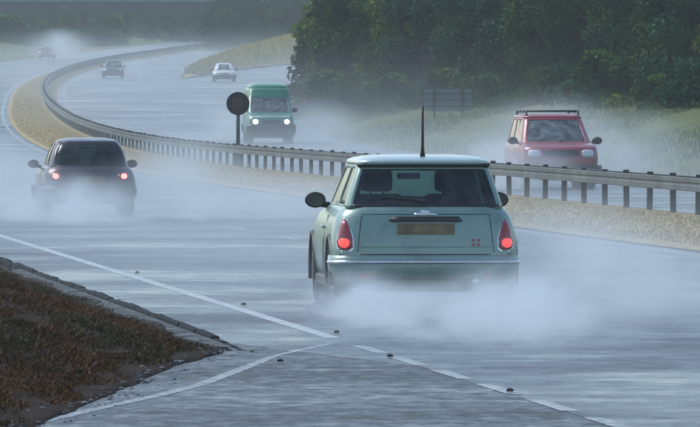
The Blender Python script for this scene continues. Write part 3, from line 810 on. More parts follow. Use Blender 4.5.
def wheel(parent, x, y, r, wd, rot=0):
    t = empty("wheel", (x, y, r)); t.parent = parent
    bm = bmesh.new(); n = 28
    prof_ = [(-wd / 2, r * .62), (-wd / 2, r * .9), (-wd * .38, r), (wd * .38, r), (wd / 2, r * .9), (wd / 2, r * .62)]
    rg = [[bm.verts.new((px, pr * math.cos(2 * math.pi * k / n), pr * math.sin(2 * math.pi * k / n))) for (px, pr) in prof_] for k in range(n)]
    for k in range(n):
        for j in range(len(prof_) - 1): bm.faces.new((rg[k][j], rg[k][j + 1], rg[(k + 1) % n][j + 1], rg[(k + 1) % n][j]))
    bm_obj("tyre", bm, M["rubber"], t, True)
    bm = bmesh.new(); s = 1 if x > 0 else -1
    add_tube(bm, [(s * wd * .05, 0, 0), (s * wd * .15, 0, 0)], r * .63, 24)
    for k in range(5):
        a = 2 * math.pi * k / 5 + rot; add_tube(bm, [(s * wd * .3, 0, 0), (s * wd * .36, r * .58 * math.cos(a), r * .58 * math.sin(a))], [r * .12, r * .08], 6)
    bm_obj("rim", bm, M["rim"], t)
    return t
def cut_arches(body, wheels):
    for i, (y, r, W) in enumerate(wheels):
        for s in (-1, 1):
            bm = bmesh.new(); add_tube(bm, [(s * (W - .26), y, r), (s * (W + .3), y, r)], r * 1.14, 32); add_box(bm, (s * (W + .02), y, r - .45), (.56, r * 2.0, .9))
            me = bpy.data.meshes.new("cut"); bmesh.ops.recalc_face_normals(bm, faces=bm.faces); bm.to_mesh(me); bm.free()
            c = bpy.data.objects.new("cut", me); col.objects.link(c); c.parent = body.parent
            bpy.context.view_layer.update()
            m_ = body.modifiers.new("arch", 'BOOLEAN'); m_.operation = 'DIFFERENCE'; m_.object = c; m_.solver = 'EXACT'; m_.use_self = True
            dg = bpy.context.evaluated_depsgraph_get(); me2 = bpy.data.meshes.new_from_object(body.evaluated_get(dg))
            body.modifiers.clear(); body.data = me2
            bpy.data.objects.remove(c)
    me = body.data
    me.polygons.foreach_set("use_smooth", [True] * len(me.polygons))
    me.set_sharp_from_angle(angle=R(35))
def mirror_pair(parent, x, y, z, mat, big=1.0):
    for s in (-1, 1):
        t = empty("wing_mirror", (s * x, y, z)); t.parent = parent
        bm = bmesh.new(); bmesh.ops.create_uvsphere(bm, u_segments=18, v_segments=12, radius=1)
        bmesh.ops.transform(bm, matrix=Matrix.Diagonal((.10 * big, .065 * big, .075 * big, 1)), verts=bm.verts)
        for v in bm.verts:
            if v.co.y < -.02 * big: v.co.y = -.02 * big
        bm_obj("shell", bm, mat, t, True)
        bm = bmesh.new(); add_tube(bm, [(-s * .14, .02, -.05), (-s * .05, .015, -.04)], [.03, .028], 8); bm_obj("arm", bm, M["black"], t, True)
        bm = bmesh.new(); bmesh.ops.create_circle(bm, cap_ends=True, segments=18, radius=1)
        bmesh.ops.transform(bm, matrix=Matrix.Translation((0, -.0215 * big, 0)) @ Matrix.Rotation(R(90), 4, 'X') @ Matrix.Diagonal((.082 * big, .06 * big, 1, 1)), verts=bm.verts)
        bm_obj("mirror_glass", bm, M["mirror"], t)
def seat_obj(parent, x, y, head=True, wd=.50, z=.32):
    bm = bmesh.new(); add_box(bm, (x, y + .18, z + .08), (wd, .5, .16), .05); add_box(bm, (x, y - .10, z + .40), (wd, .14, .62), .06)
    if head:
        add_box(bm, (x, y - .14, z + .83), (.29, .09, .20), .04)
        for s in (-.06, .06): add_tube(bm, [(x + s, y - .12, z + .66), (x + s, y - .14, z + .78)], .008, 6)
    bm_obj("seat", bm, M["seat"], parent, False)

def place(root, px, d, o=None, heading=None, flip=False):
    x = (px - 350) / FPX * d if o is None else bx(d) + o
    sl = (bx(d + 2) - bx(d - 2)) / 4 if heading is None else heading
    gr = (zr(d + 2) - zr(d - 2)) / 4
    root.location = (x, d, zr(d)); root.rotation_euler = (math.atan(gr) * (-1 if flip else 1), 0, -math.atan(sl) + (math.pi if flip else 0))

# ---- the pale green hatchback
def hatchback():
    c = empty("hatchback_car"); P = M["mini_paint"]
    tag(c, "pale green hatchback with roof aerial and lit red tail lamps throwing up spray", "car")
    L = smooth_levels([(.20, .74, -1.70, 1.70, .22, .40, .05, .12), (.32, .82, -1.80, 1.79, .24, .42, .06, .14), (.46, .845, -1.813, 1.813, .25, .45, .06, .16), (.60, .845, -1.80, 1.80, .26, .45, .06, .2),
         (.74, .825, -1.775, 1.72, .26, .45, .06, .25), (.84, .79, -1.745, 1.50, .25, .45, .06, .25), (.90, .745, -1.715, 1.20, .23, .42, .06, .2), (.925, .715, -1.69, .98, .21, .40, .06, .15)])
    body = loft("body", L, P, c)
    cut_arches(body, [(-1.20, .30, .845), (1.25, .30, .845)])
    G = [(.915, .715, -1.690, .92, .10, .30, .06, .12), (.945, .710, -1.682, .88, .10, .30, .06, .12), (1.06, .675, -1.645, .70, .09, .28, .06, .12), (1.18, .635, -1.595, .52, .085, .26, .06, .12), (1.275, .602, -1.545, .40, .08, .24, .06, .12), (1.315, .590, -1.515, .35, .08, .24, .06, .12)]
    Rf = [(1.31, .598, -1.56, .36, .16, .24, .06, .12), (1.33, .600, -1.575, .36, .16, .24, .06, .12), (1.355, .580, -1.55, .31, .18, .24, .06, .12), (1.38, .50, -1.42, .16, .2, .24, .06, .12), (1.395, .36, -1.15, -.1, .2, .2, .05, .1)]
    cabin(G, (1, 4), {"rear_window": (0, C_R + 2, True), "side_window": (C_RC + 2, C_RC + 8, True), "door_window": (C_RC + 9, C_S, True), "windscreen": (C_FC - 1, C_FC + NR_ // 2, True)},
          P, {"rear_window": M["glass_rear"], "side_window": M["glass_dark"], "door_window": M["glass"], "windscreen": M["glass"]}, c, smooth_levels(Rf, 2), M["mini_roof_sheen"])
    # black surround of the rear glass and the rear lip, its shadow line painted as black
    band("window_seal", G, -.68, .68, .918, .950, M["black"], c, off=.004, thick=.01)
    band("spoiler_shade", [G[4], G[5]], -.60, .60, 1.278, 1.314, M["black"], c, off=.03, thick=.04)
    # bumper, chrome strip, valance
    band("rear_bumper", L, -1.12, 1.12, .22, .49, P, c, off=.030, thick=.05, n=44, nz=6)
    band("bumper_trim", L, -.98, .98, .405, .450, M["chrome"], c, off=.045, thick=.05, n=44)
    band("lower_valance", L, -.66, .66, .20, .335, M["black"], c, off=.036, thick=.05, n=30)
    # tailgate: panel line, plate recess, plate, handle, badge
    hw = .62
    out = [(-hw, .52), (-hw + .02, .70), (-hw + .04, .86), (hw - .04, .86), (hw - .02, .70), (hw, .52)]
    def tube_on(name, pts, r, mat, closed=False, off=.0):
        bm = bmesh.new(); q = []
        for (a, b_), (c_, d_) in zip(pts, pts[1:]):
            for k in range(8): q.append((a + (c_ - a) * k / 8, b_ + (d_ - b_) * k / 8))
        q.append(pts[-1]); pp = []
        for s, z in q: p, nn = surf(L, s, z); pp.append(p + nn * off)
        add_tube(bm, pp, r, 6); return bm_obj(name, bm, mat, c, True)
    tube_on("tailgate_seam", out, .0045, M["black"])
    tube_on("bumper_seam", [(-1.05, .497), (1.05, .497)], .0045, M["black"], off=.012)
    tube_on("tailgate_crease", [(-.60, .565), (.60, .565)], .006, P, off=-.001)
    rec = [(-.32, .80), (-.29, .825), (.29, .825), (.32, .80), (.27, .74), (.26, .655), (-.26, .655), (-.27, .74)]
    decal("plate_recess", L, rec, M["mini_dark"], c, off=.003, skirt=.002)
    decal("recess_lip", L, [(-.335, .80), (-.30, .838), (.30, .838), (.335, .80), (.30, .787), (-.30, .787)], M["black"], c, off=.010, bulge=.012, skirt=.0)
    decal("number_plate", L, [(-.26, .675), (.26, .675), (.26, .777), (-.26, .777)], M["plate_y"], c, off=.010, skirt=.0)
    decal("tailgate_handle", L, [(-.11, .848), (.11, .848), (.10, .872), (-.10, .872)], M["chrome"], c, off=.006, bulge=.016)
    decal("badge", L, ellipse(0, .887, .045, .016), M["chrome"], c, off=.004, bulge=.008)
    for i, (a, b_) in enumerate(((.43, .625), (.478, .625), (.43, .585), (.478, .585))):
        decal("red_badge", L, ellipse(a, b_, .016, .013, 10), M["badge_red"], c, off=.006, bulge=.002)
    # lamps
    for s in (-1, 1):
        outl = [(.665, .56), (.70, .535), (.775, .535), (.825, .56), (.84, .62), (.825, .70), (.79, .78), (.755, .82), (.725, .80), (.69, .72), (.665, .64)]
        lamp = decal("tail_lamp", L, [(s * a, b_) for a, b_ in outl], M["tail_off"], c, off=.006, bulge=.018)
        decal("bulb", L, ellipse(s * .745, .60, .055, .045, 16), M["tail_on"], lamp, off=.020, bulge=.012)
        decal("lamp_surround", L, [(s * (.75 + (a - .75) * 1.13), .675 + (b_ - .675) * 1.10) for a, b_ in outl], M["chrome"], lamp, off=.001, bulge=.0)
        decal("fog_lamp", L, ellipse(s * .56, .30, .06, .035, 12), M["tail_off"], c, off=.04, bulge=.008)
    # sills, arches, door seams
    for y in (-1.20, 1.25):
        for s in (-1, 1):
            bm = bmesh.new(); pp = [(s * .842, y + .36 * math.cos(a), .30 + .36 * math.sin(a)) for a in [math.pi * (-.08 + 1.16 * k / 20) for k in range(21)]]
            add_tube(bm, pp, .019, 8); bm_obj("wheel_arch", bm, M["black"], c, True)
            wheel(c, s * .735, y, .295, .185, rng.uniform(0, 1))
    for s in (-1, 1):
        bm = bmesh.new(); add_box(bm, (s * .80, .02, .235), (.08, 1.75, .10), .02); bm_obj("sill", bm, M["black"], c)
        bm = bmesh.new(); add_tube(bm, [(s * .848, -.42, .30), (s * .849, -.46, .60), (s * .80, -.46, .84)], .004, 5); bm_obj("door_seam", bm, M["black"], c)
        bm = bmesh.new(); add_box(bm, (s * .845, -.33, .73), (.03, .16, .03), .01); bm_obj("door_handle", bm, M["chrome"], c)
        decal("headlamp", L, ellipse(s * .62, .70, .11, .12, 18), M["lens"], c, off=.006, bulge=.03, front=True)
    decal("grille", L, ellipse(0, .56, .40, .07, 20, 3), M["black"], c, off=.004, front=True)
    # aerial, wiper, brake light, exhaust
    bm = bmesh.new(); add_tube(bm, [(0, -1.36, 1.37), (0, -1.37, 1.42), (0, -1.375, 1.47), (0, -1.38, 1.62), (0, -1.385, 1.845)], [.030, .020, .014, .012, .011], 8); bm_obj("aerial", bm, M["black"], c, True)
    bm = bmesh.new(); add_tube(bm, [(0, -1.69, .955), (-.06, -1.672, .985), (-.40, -1.645, 1.01)], [.014, .009, .006], 6); bm_obj("wiper", bm, M["black"], c)
    bm = bmesh.new(); add_tube(bm, [(.45, -1.83, .25), (.45, -1.6, .25)], .035, 10); bm_obj("exhaust", bm, M["chrome"], c, True)
    bm = bmesh.new(); add_box(bm, (0, 0, .215), (1.10, 3.3, .11), .03); add_tube(bm, [(-.45, -1.62, .24), (.40, -1.62, .24)], .09, 12); bm_obj("underbody", bm, M["black"], c)
    # inside
    seat_obj(c, .34, -.10); seat_obj(c, -.34, -.10)
    bm = bmesh.new(); add_box(bm, (0, -1.02, .55), (1.15, .16, .62), .05); add_box(bm, (0, -.80, .42), (1.15, .5, .15), .04)
    bm_obj("rear_seat", bm, M["seat"], c)
    bm = bmesh.new()
    for s in (-.34, .34): add_box(bm, (s, -1.04, .92), (.22, .08, .13), .035)
    bm_obj("headrest", bm, M["seat"], c)
    bm = bmesh.new(); add_box(bm, (0, .78, .82), (1.2, .4, .2), .06); add_box(bm, (0, 0, .30), (1.3, 2.6, .03)); bm_obj("dashboard", bm, M["black"], c)
    bm = bmesh.new(); add_box(bm, (0, .36, 1.19), (.22, .03, .06), .012); bm_obj("rear_view_mirror", bm, M["black"], c)
    bm = bmesh.new(); bmesh.ops.create_circle(bm, segments=24, radius=.185)
    ce = list(bm.verts); pp = [v.co.copy() for v in ce]; bm.clear(); pp.append(pp[0]); add_tube(bm, pp, .015, 6, cap=False); add_tube(bm, [(-.18, 0, 0), (.18, 0, 0)], .02, 6)
    bmesh.ops.transform(bm, matrix=Matrix.Translation((.34, .42, .80)) @ Matrix.Rotation(R(65), 4, 'X'), verts=bm.verts); bm_obj("steering_wheel", bm, M["black"], c, True)
    return c
M["mirror"] = simple("dark_mirror_glass", (0.05, 0.06, 0.06), 0.1, var=.1)
M["mini_roof_sheen"] = paint("pale_green_roof_with_sky_sheen", (0.46, 0.58, 0.55))  # body green made paler, sky highlight on the roof painted in
M["mini_dark"] = paint("pale_green_paint_recess", (0.225, 0.345, 0.30))
mini = hatchback(); place(mini, 411.5, 76.0, heading=-0.066)

# ---- the driver of the hatchback
def driver(car, x, y):
    root = empty("person"); tag(root, "person in dark clothes driving the pale green hatchback", "person")
    J = {"pel": (0, 0, .48, .15, .12), "sp1": (0, -.05, .68, .16, .11), "sp2": (0, -.10, .86, .19, .11), "nk": (0, -.10, .98, .065, .065), "hd0": (0, -.085, 1.06, .07, .085), "hd1": (0, -.075, 1.15, .078, .098), "hd2": (0, -.08, 1.225, .06, .075),
         "sl": (-.19, -.10, .90, .07, .06), "el": (-.26, .10, .72, .048, .048), "wl": (-.17, .33, .82, .032, .032), "sr": (.19, -.10, .90, .07, .06), "er": (.26, .10, .72, .048, .048), "wr": (.17, .33, .82, .032, .032),
         "hl": (-.10, .06, .47, .095, .085), "kl": (-.14, .46, .58, .065, .065), "al": (-.12, .72, .36, .042, .042), "fl": (-.12, .86, .36, .04, .035),
         "hr": (.10, .06, .47, .095, .085), "kr": (.14, .46, .58, .065, .065), "ar": (.12, .72, .36, .042, .042), "fr": (.12, .86, .36, .04, .035)}
    E = [("pel", "sp1"), ("sp1", "sp2"), ("sp2", "nk"), ("nk", "hd0"), ("hd0", "hd1"), ("hd1", "hd2"), ("sp2", "sl"), ("sl", "el"), ("el", "wl"), ("sp2", "sr"), ("sr", "er"), ("er", "wr"),
         ("pel", "hl"), ("hl", "kl"), ("kl", "al"), ("al", "fl"), ("pel", "hr"), ("hr", "kr"), ("kr", "ar"), ("ar", "fr")]
    for sd__, sg_ in (("l", -1), ("r", 1)):
        for k in range(4):
            J[f"f{sd__}{k}"] = (sg_ * (.165 - .02 * k), .40, .84 + .012 * k, .011, .011); J[f"g{sd__}{k}"] = (sg_ * (.15 - .02 * k), .43, .80 + .012 * k, .009, .009)
            E += [(f"w{sd__}", f"f{sd__}{k}"), (f"f{sd__}{k}", f"g{sd__}{k}")]
        J[f"t{sd__}"] = (sg_ * .11, .36, .86, .011, .011); E.append((f"w{sd__}", f"t{sd__}"))
    ks = list(J); me = bpy.data.meshes.new("body"); me.from_pydata([J[k][:3] for k in ks], [(ks.index(a), ks.index(b)) for a, b in E], [])
    o = bpy.data.objects.new("body", me); col.objects.link(o); o.parent = root; me.materials.append(M["cloth"])
    o.modifiers.new("skin", 'SKIN'); s = o.modifiers.new("sub", 'SUBSURF'); s.levels = s.render_levels = 2
    for k, v in zip(ks, me.skin_vertices[0].data): v.radius = J[k][3:5]; v.use_root = (k == "pel")
    def blob(name, c_, r_, mat):
        bm = bmesh.new(); bmesh.ops.create_uvsphere(bm, u_segments=16, v_segments=12, radius=1); bmesh.ops.transform(bm, matrix=Matrix.Translation(c_) @ Matrix.Diagonal((*r_, 1)), verts=bm.verts); return bm_obj(name, bm, mat, root, True)
    blob("face", (0, -.045, 1.12), (.074, .075, .115), M["skin"]); blob("nose", (0, .03, 1.11), (.014, .02, .022), M["skin"])
    blob("hair", (0, -.095, 1.155), (.090, .098, .105), M["hair"])
    for s_ in (-1, 1): blob("ear", (s_ * .082, -.06, 1.115), (.012, .02, .03), M["skin"]); blob("eye", (s_ * .03, .022, 1.135), (.012, .008, .008), M["black"])
    bpy.context.view_layer.update()
    root.matrix_world = car.matrix_world @ Matrix.Translation((x, y, -.02))
    return root
driver(mini, .34, .02)

# ---- the dark plum car ahead
def small_car(name, label, pm, tail=True, lights=None, simple_=False, parts=True):
    c = empty(name); tag(c, label, "car"); P = M[pm]
    L = smooth_levels([(.20, .72, -1.70, 1.70, .30, .40, .08, .12), (.34, .80, -1.78, 1.79, .32, .45, .09, .14), (.50, .82, -1.80, 1.81, .34, .48, .09, .16), (.63, .815, -1.79, 1.78, .34, .48, .09, .2),
         (.75, .79, -1.75, 1.62, .34, .46, .09, .25), (.83, .745, -1.68, 1.3, .32, .45, .09, .2), (.865, .70, -1.62, 1.0, .30, .42, .08, .15)])
    body = loft("body", L, P, c); cut_arches(body, [(-1.17, .285, .82), (1.25, .285, .82)])
    G = [(.855, .70, -1.63, 1.02, .30, .34, .08, .12), (.885, .69, -1.615, .97, .27, .34, .08, .12), (1.03, .655, -1.55, .75, .25, .33, .08, .12), (1.17, .61, -1.45, .53, .24, .32, .08, .12), (1.275, .555, -1.32, .36, .24, .30, .08, .12), (1.30, .525, -1.24, .28, .25, .3, .08, .12)]
    Rf = [(1.295, .53, -1.26, .29, .25, .3, .08, .12), (1.31, .525, -1.24, .27, .25, .3, .08, .12), (1.34, .46, -1.08, .12, .25, .3, .08, .1), (1.365, .34, -.8, -.1, .2, .2, .05, .08), (1.372, .2, -.6, -.25, .15, .15, .03, .05)]
    cabin(G, (1, 4), {"rear_window": (0, C_R + 3, True), "side_window": (C_RC + 1, C_RC + 7, True), "door_window": (C_RC + 8, C_S, True), "windscreen": (C_FC - 1, C_FC + NR_ // 2, True)}, P, M["glass"], c, smooth_levels(Rf, 2), None)
    band("rear_bumper", L, -1.05, 1.05, .22, .52, M["black"], c, off=.03, thick=.05, n=40, nz=5)
    band("front_bumper", L, -1.0, 1.0, .22, .50, M["black"], c, off=.03, thick=.05, n=40, nz=5, front=True)
    decal("number_plate", L, [(-.26, .58), (.26, .58), (.26, .69), (-.26, .69)], M["plate_y"], c, off=.008)
    decal("front_plate", L, [(-.26, .33), (.26, .33), (.26, .44), (-.26, .44)], M["plate_w"], c, off=.04, front=True)
    decal("grille", L, ellipse(0, .60, .34, .05, 20, 3), M["black"], c, off=.004, front=True)
    for s in (-1, 1):
        lamp = decal("tail_lamp", L, ellipse(s * .60, .69, .12, .075, 18, 2.4, s * .25), M["tail_off"], c, off=.006, bulge=.02)
        if tail: decal("bulb", L, ellipse(s * .60, .69, .055, .045, 14), M["tail_core"], lamp, off=.022, bulge=.012)
        decal("headlamp", L, ellipse(s * .60, .64, .14, .08, 18), M["head_on"] if lights else M["lens"], c, off=.006, bulge=.025, front=True)
        for y in (-1.17, 1.25): wheel(c, s * .715, y, .28, .165)
        bm = bmesh.new(); add_tube(bm, [(s * .822, -.35, .30), (s * .824, -.38, .60), (s * .79, -.38, .78)], .004, 5); bm_obj("door_seam", bm, M["black"], c)
    mirror_pair(c, .88, .62, .90, M["black"])
    seat_obj(c, .34, -.10); seat_obj(c, -.34, -.10)
    bm = bmesh.new(); add_box(bm, (0, -.95, .58), (1.1, .16, .6), .05); add_box(bm, (0, 0, .30), (1.3, 2.6, .03)); add_box(bm, (0, .80, .82), (1.2, .35, .2), .05); bm_obj("rear_seat", bm, M["seat"], c)
    return c
mirror_pair(mini, .855, .62, .965, M["black"])
ka = small_car("small_car", "dark plum small car with lit tail lamps driving in the spray ahead", "maroon_paint"); place(ka, 84.5, 138.5, heading=-0.088); ka.scale = (.95, .95, .95)

# ---- tall vehicles of the oncoming carriageway
def tall_vehicle(name, label, cat, P, lv, G, Rf, wheels, win, lights, extra=None, mz=1.15, plate_z=.5, hl=(.62, .75, .13, .09), bump=(.25, .52), bumper_mat="black"):
    c = empty(name); tag(c, label, cat)
    L = smooth_levels(lv); body = loft("body", L, P, c); cut_arches(body, wheels)
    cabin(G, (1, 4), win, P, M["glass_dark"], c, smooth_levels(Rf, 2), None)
    W = max(l[1] for l in lv)
    band("front_bumper", L, -W - .1, W + .1, bump[0], bump[1], M[bumper_mat], c, off=.05, thick=.07, n=40, nz=5, front=True)
    band("rear_bumper", L, -W - .1, W + .1, bump[0], bump[1], M[bumper_mat], c, off=.05, thick=.07, n=40, nz=5)
    decal("number_plate", L, [(-.26, plate_z - .055), (.26, plate_z - .055), (.26, plate_z + .055), (-.26, plate_z + .055)], M["plate_w"], c, off=.06, front=True)
    decal("grille", L, ellipse(0, hl[1], .38, .08, 20, 4), M["black"], c, off=.006, front=True)
    for s in (-1, 1):
        lamp = decal("headlamp", L, ellipse(s * hl[0], hl[1], hl[2], hl[3], 18, 3), M["lens"], c, off=.006, bulge=.025, front=True)
        if lights and lights[0 if s < 0 else 1]: decal("bulb", L, ellipse(s * hl[0], hl[1], hl[3] * .85, hl[3] * .85, 14), M["head_on"], lamp, off=.03, bulge=.01, front=True)
        decal("tail_lamp", L, ellipse(s * (W - .16), .85, .06, .14, 14, 3), M["tail_off"], c, off=.006, bulge=.015)
        for (y, r, w_) in wheels: wheel(c, s * (w_ - .12), y, r * .97, .21)
    mirror_pair(c, W + .10, wheels[1][0] - .55, mz, M["black"], 1.15)
    g1, g3 = G[1], G[3]
    for sx_ in (-.05, .45):
        bm = bmesh.new(); add_tube(bm, [(sx_, g1[3] + .01, g1[0]), (sx_ - .30, g1[3] * .7 + g3[3] * .3 + .0, g1[0] * .7 + g3[0] * .3 + .02)], [.012, .007], 6); bm_obj("wiper", bm, M["black"], c)
    seat_obj(c, .4, .35, z=G[0][0] - .62); seat_obj(c, -.4, .35, z=G[0][0] - .62)
    bm = bmesh.new(); add_box(bm, (0, 0, .42), (W * 1.6, 3.2, .04)); bm_obj("floor_pan", bm, M["black"], c)
    return c
ALLWIN = {"rear_window": (0, C_R, True), "side_window": (C_RC + 1, C_RC + 6, True), "middle_window": (C_RC + 7, C_RC + 11, True), "door_window": (C_RC + 12, C_S, True), "windscreen": (C_FC - 2, C_FC + NR_ // 2, True)}
lv = [(.26, .74, -2.05, 2.05, .18, .30, .04, .10), (.42, .82, -2.12, 2.14, .20, .32, .04, .12), (.60, .845, -2.14, 2.17, .20, .32, .04, .12), (.80, .845, -2.13, 2.14, .20, .32, .04, .14), (.94, .825, -2.11, 2.02, .19, .32, .04, .16), (1.00, .80, -2.09, 1.55, .18, .32, .04, .14), (1.02, .785, -2.08, 1.22, .18, .30, .04, .12)]
G = [(1.01, .785, -2.08, 1.25, .18, .26, .04, .10), (1.04, .78, -2.07, 1.20, .18, .26, .04, .10), (1.20, .745, -2.03, .98, .17, .25, .04, .10), (1.38, .70, -1.98, .74, .16, .24, .04, .10), (1.52, .665, -1.93, .55, .15, .22, .04, .10), (1.58, .65, -1.91, .47, .15, .22, .04, .1)]
Rf = [(1.575, .66, -1.92, .48, .15, .22, .04, .1), (1.60, .655, -1.90, .46, .16, .22, .04, .1), (1.635, .60, -1.80, .32, .2, .25, .04, .1), (1.655, .46, -1.6, .1, .2, .2, .03, .1)]
suv = tall_vehicle("people_carrier", "faded red people carrier with a roof rack coming towards us behind the barrier", "car", M["red_paint"], lv, G, Rf, [(-1.35, .32, .845), (1.35, .32, .845)], ALLWIN, (False, False), mz=1.06, plate_z=.45, hl=(.60, .78, .15, .085))
for s in (-1, 1):
    bm = bmesh.new(); add_tube(bm, [(s * .58, .30, 1.60), (s * .58, .26, 1.70), (s * .58, -1.7, 1.70), (s * .58, -1.74, 1.60)], .02, 8); bm_obj("roof_rail", bm, M["black"], suv, True)
for y in (0.1, -.8, -1.5):
    bm = bmesh.new(); add_tube(bm, [(-.62, y, 1.715), (.62, y, 1.715)], .022, 8); bm_obj("roof_bar", bm, M["black"], suv, True)
place(suv, 551, 183.0, flip=True)

lv = [(.28, .78, -2.35, 2.25, .12, .30, .02, .10), (.45, .87, -2.42, 2.36, .12, .32, .02, .12), (.65, .90, -2.44, 2.40, .12, .32, .02, .12), (.90, .905, -2.44, 2.37, .12, .32, .02, .14), (1.08, .90, -2.44, 2.22, .12, .32, .02, .16), (1.18, .89, -2.44, 1.95, .12, .32, .02, .14), (1.21, .885, -2.44, 1.72, .12, .30, .02, .12)]
G = [(1.20, .885, -2.44, 1.75, .12, .28, .02, .10), (1.24, .882, -2.44, 1.70, .12, .28, .02, .10), (1.42, .865, -2.43, 1.46, .12, .27, .02, .10), (1.62, .845, -2.42, 1.18, .12, .26, .02, .10), (1.80, .825, -2.41, .95, .12, .24, .02, .10), (1.90, .82, -2.40, .84, .12, .24, .02, .1), (2.10, .80, -2.39, .74, .14, .26, .02, .1), (2.24, .76, -2.37, .60, .16, .28, .02, .1)]
Rf = [(2.235, .77, -2.38, .61, .16, .28, .02, .1), (2.26, .76, -2.36, .58, .18, .28, .02, .1), (2.33, .66, -2.26, .40, .22, .3, .02, .1), (2.37, .48, -2.0, .1, .2, .2, .02, .1)]
van = tall_vehicle("panel_van", "green high roofed van coming towards us with both headlamps lit", "van", M["green_paint"], lv, G, Rf, [(-1.5, .33, .905), (1.55, .33, .905)], {"door_window": (C_RC + 12, C_S, True), "windscreen": (C_FC - 2, C_FC + NR_ // 2, True)}, (True, True), mz=1.32, plate_z=.48, hl=(.62, .86, .13, .10), bump=(.28, .76))
Lv = smooth_levels(lv)
band("bumper_strip", Lv, -.62, .62, .40, .52, M["plate_w"], van, off=.062, thick=.03, front=True)
decal("bonnet_lip", Lv, [(-.75, 1.04), (.75, 1.04), (.73, 1.09), (-.73, 1.09)], M["white_paint"], van, off=.006, bulge=.006, front=True)
place(van, 268, 326.0, flip=True)

far = small_car("saloon_car", "distant dark car coming round the far bend towards us", "dark_paint", tail=False); place(far, 113, 630.0, flip=True)
white = small_car("white_car", "distant white car coming down the slip road beside the pale bank", "white_paint", tail=False); place(white, 224, 600.0, heading=-.05, flip=True)
away = small_car("distant_car", "small teal grey car driving away in the haze near the far bend", "teal_paint"); place(away, 47, 840.0)

# ------------------------------------------------------------------ spray and haze
def volume_mat(name, density, ns, kind, stretch=(1, 1, 1), color=(0.90, 0.97, 1.0), lo=.35, hi=.75):
    m = bpy.data.materials.new(name); m.use_nodes = True; nt = m.node_tree
    nt.nodes.remove(nt.nodes["Principled BSDF"]); out = nt.nodes["Material Output"]
    v = N(nt, "ShaderNodeVolumePrincipled"); v.inputs["Color"].default_value = (*color, 1); v.inputs["Anisotropy"].default_value = 0.0
    tc = N(nt, "ShaderNodeTexCoord")
    g = N(nt, "ShaderNodeNewGeometry"); mp = N(nt, "ShaderNodeMapping"); mp.inputs["Scale"].default_value = stretch
    nt.links.new(g.outputs["Position"], mp.inputs["Vector"])
    no = N(nt, "ShaderNodeTexNoise"); no.inputs["Scale"].default_value = ns; no.inputs["Detail"].default_value = 4; no.inputs["Roughness"].default_value = .55
    nt.links.new(mp.outputs[0], no.inputs["Vector"])
    mr = N(nt, "ShaderNodeMapRange"); mr.inputs["From Min"].default_value = lo; mr.inputs["From Max"].default_value = hi; nt.links.new(no.outputs["Fac"], mr.inputs["Value"])
    if kind == "ball":
        ln = N(nt, "ShaderNodeVectorMath", operation='LENGTH'); nt.links.new(tc.outputs["Object"], ln.inputs[0])
        fo = N(nt, "ShaderNodeMapRange", interpolation_type='SMOOTHSTEP'); fo.inputs["From Min"].default_value = 1.0; fo.inputs["From Max"].default_value = 0.15; nt.links.new(ln.outputs["Value"], fo.inputs["Value"])
        f = fo.outputs[0]
    else:      # a layer lying on the road: thick at the ground, fading upwards and to its sides
        sp = N(nt, "ShaderNodeSeparateXYZ"); nt.links.new(tc.outputs["Object"], sp.inputs[0])
        zf = N(nt, "ShaderNodeMapRange"); zf.inputs["From Min"].default_value = 1.0; zf.inputs["From Max"].default_value = 0.0; nt.links.new(sp.outputs["Z"], zf.inputs["Value"])
        zp = N(nt, "ShaderNodeMath", operation='POWER'); zp.inputs[1].default_value = 2.2; nt.links.new(zf.outputs[0], zp.inputs[0])
        f = zp.outputs[0]
        for ax, e in (("X", .6), ("Y", .8)):
            ab = N(nt, "ShaderNodeMath", operation='ABSOLUTE'); nt.links.new(sp.outputs[ax], ab.inputs[0])
            e_ = N(nt, "ShaderNodeMapRange", interpolation_type='SMOOTHSTEP'); e_.inputs["From Min"].default_value = 1.0; e_.inputs["From Max"].default_value = e; nt.links.new(ab.outputs[0], e_.inputs["Value"])
            mu = N(nt, "ShaderNodeMath", operation='MULTIPLY'); nt.links.new(f, mu.inputs[0]); nt.links.new(e_.outputs[0], mu.inputs[1]); f = mu.outputs[0]
    mu = N(nt, "ShaderNodeMath", operation='MULTIPLY'); nt.links.new(f, mu.inputs[0]); nt.links.new(mr.outputs[0], mu.inputs[1])
    m2 = N(nt, "ShaderNodeMath", operation='MULTIPLY'); m2.inputs[1].default_value = density; nt.links.new(mu.outputs[0], m2.inputs[0])
    nt.links.new(m2.outputs[0], v.inputs["Density"]); nt.links.new(v.outputs[0], out.inputs["Volume"])
    return m
def spray_ball(x, y, z, rx, ry, rz, dens, ns, label, rot=0.0, lo=.35, hi=.75):
    bm = bmesh.new(); bmesh.ops.create_icosphere(bm, subdivisions=2, radius=1.02)
    o = bm_obj("road_spray", bm, volume_mat("spray_mist", dens, ns, "ball", (1.3, .35, 1.6), lo=lo, hi=hi)); o.location = (x, y, z); o.scale = (rx, ry, rz); o.rotation_euler = (0, 0, rot)
    tag(o, label, "spray", label.replace("white ", "").replace("pale ", ""), kind="stuff"); return o
def mist_layer(x0, y0, x1, y1, half, hgt, z, dens, ns, label, pitch=0.0, lo=.3, hi=.75):
    bm = bmesh.new(); add_box(bm, (0, 0, .5), (2, 2, 1.0))
    o = bm_obj("road_mist", bm, volume_mat("road_mist", dens, ns, "layer", lo=lo, hi=hi)); L_ = math.hypot(x1 - x0, y1 - y0) / 2
    o.location = ((x0 + x1) / 2, (y0 + y1) / 2, z); o.scale = (half, L_, hgt); o.rotation_euler = (pitch, 0, -math.atan2(x1 - x0, y1 - y0))
    tag(o, label, "mist", kind="stuff"); return o
mx, my = mini.location.x, mini.location.y
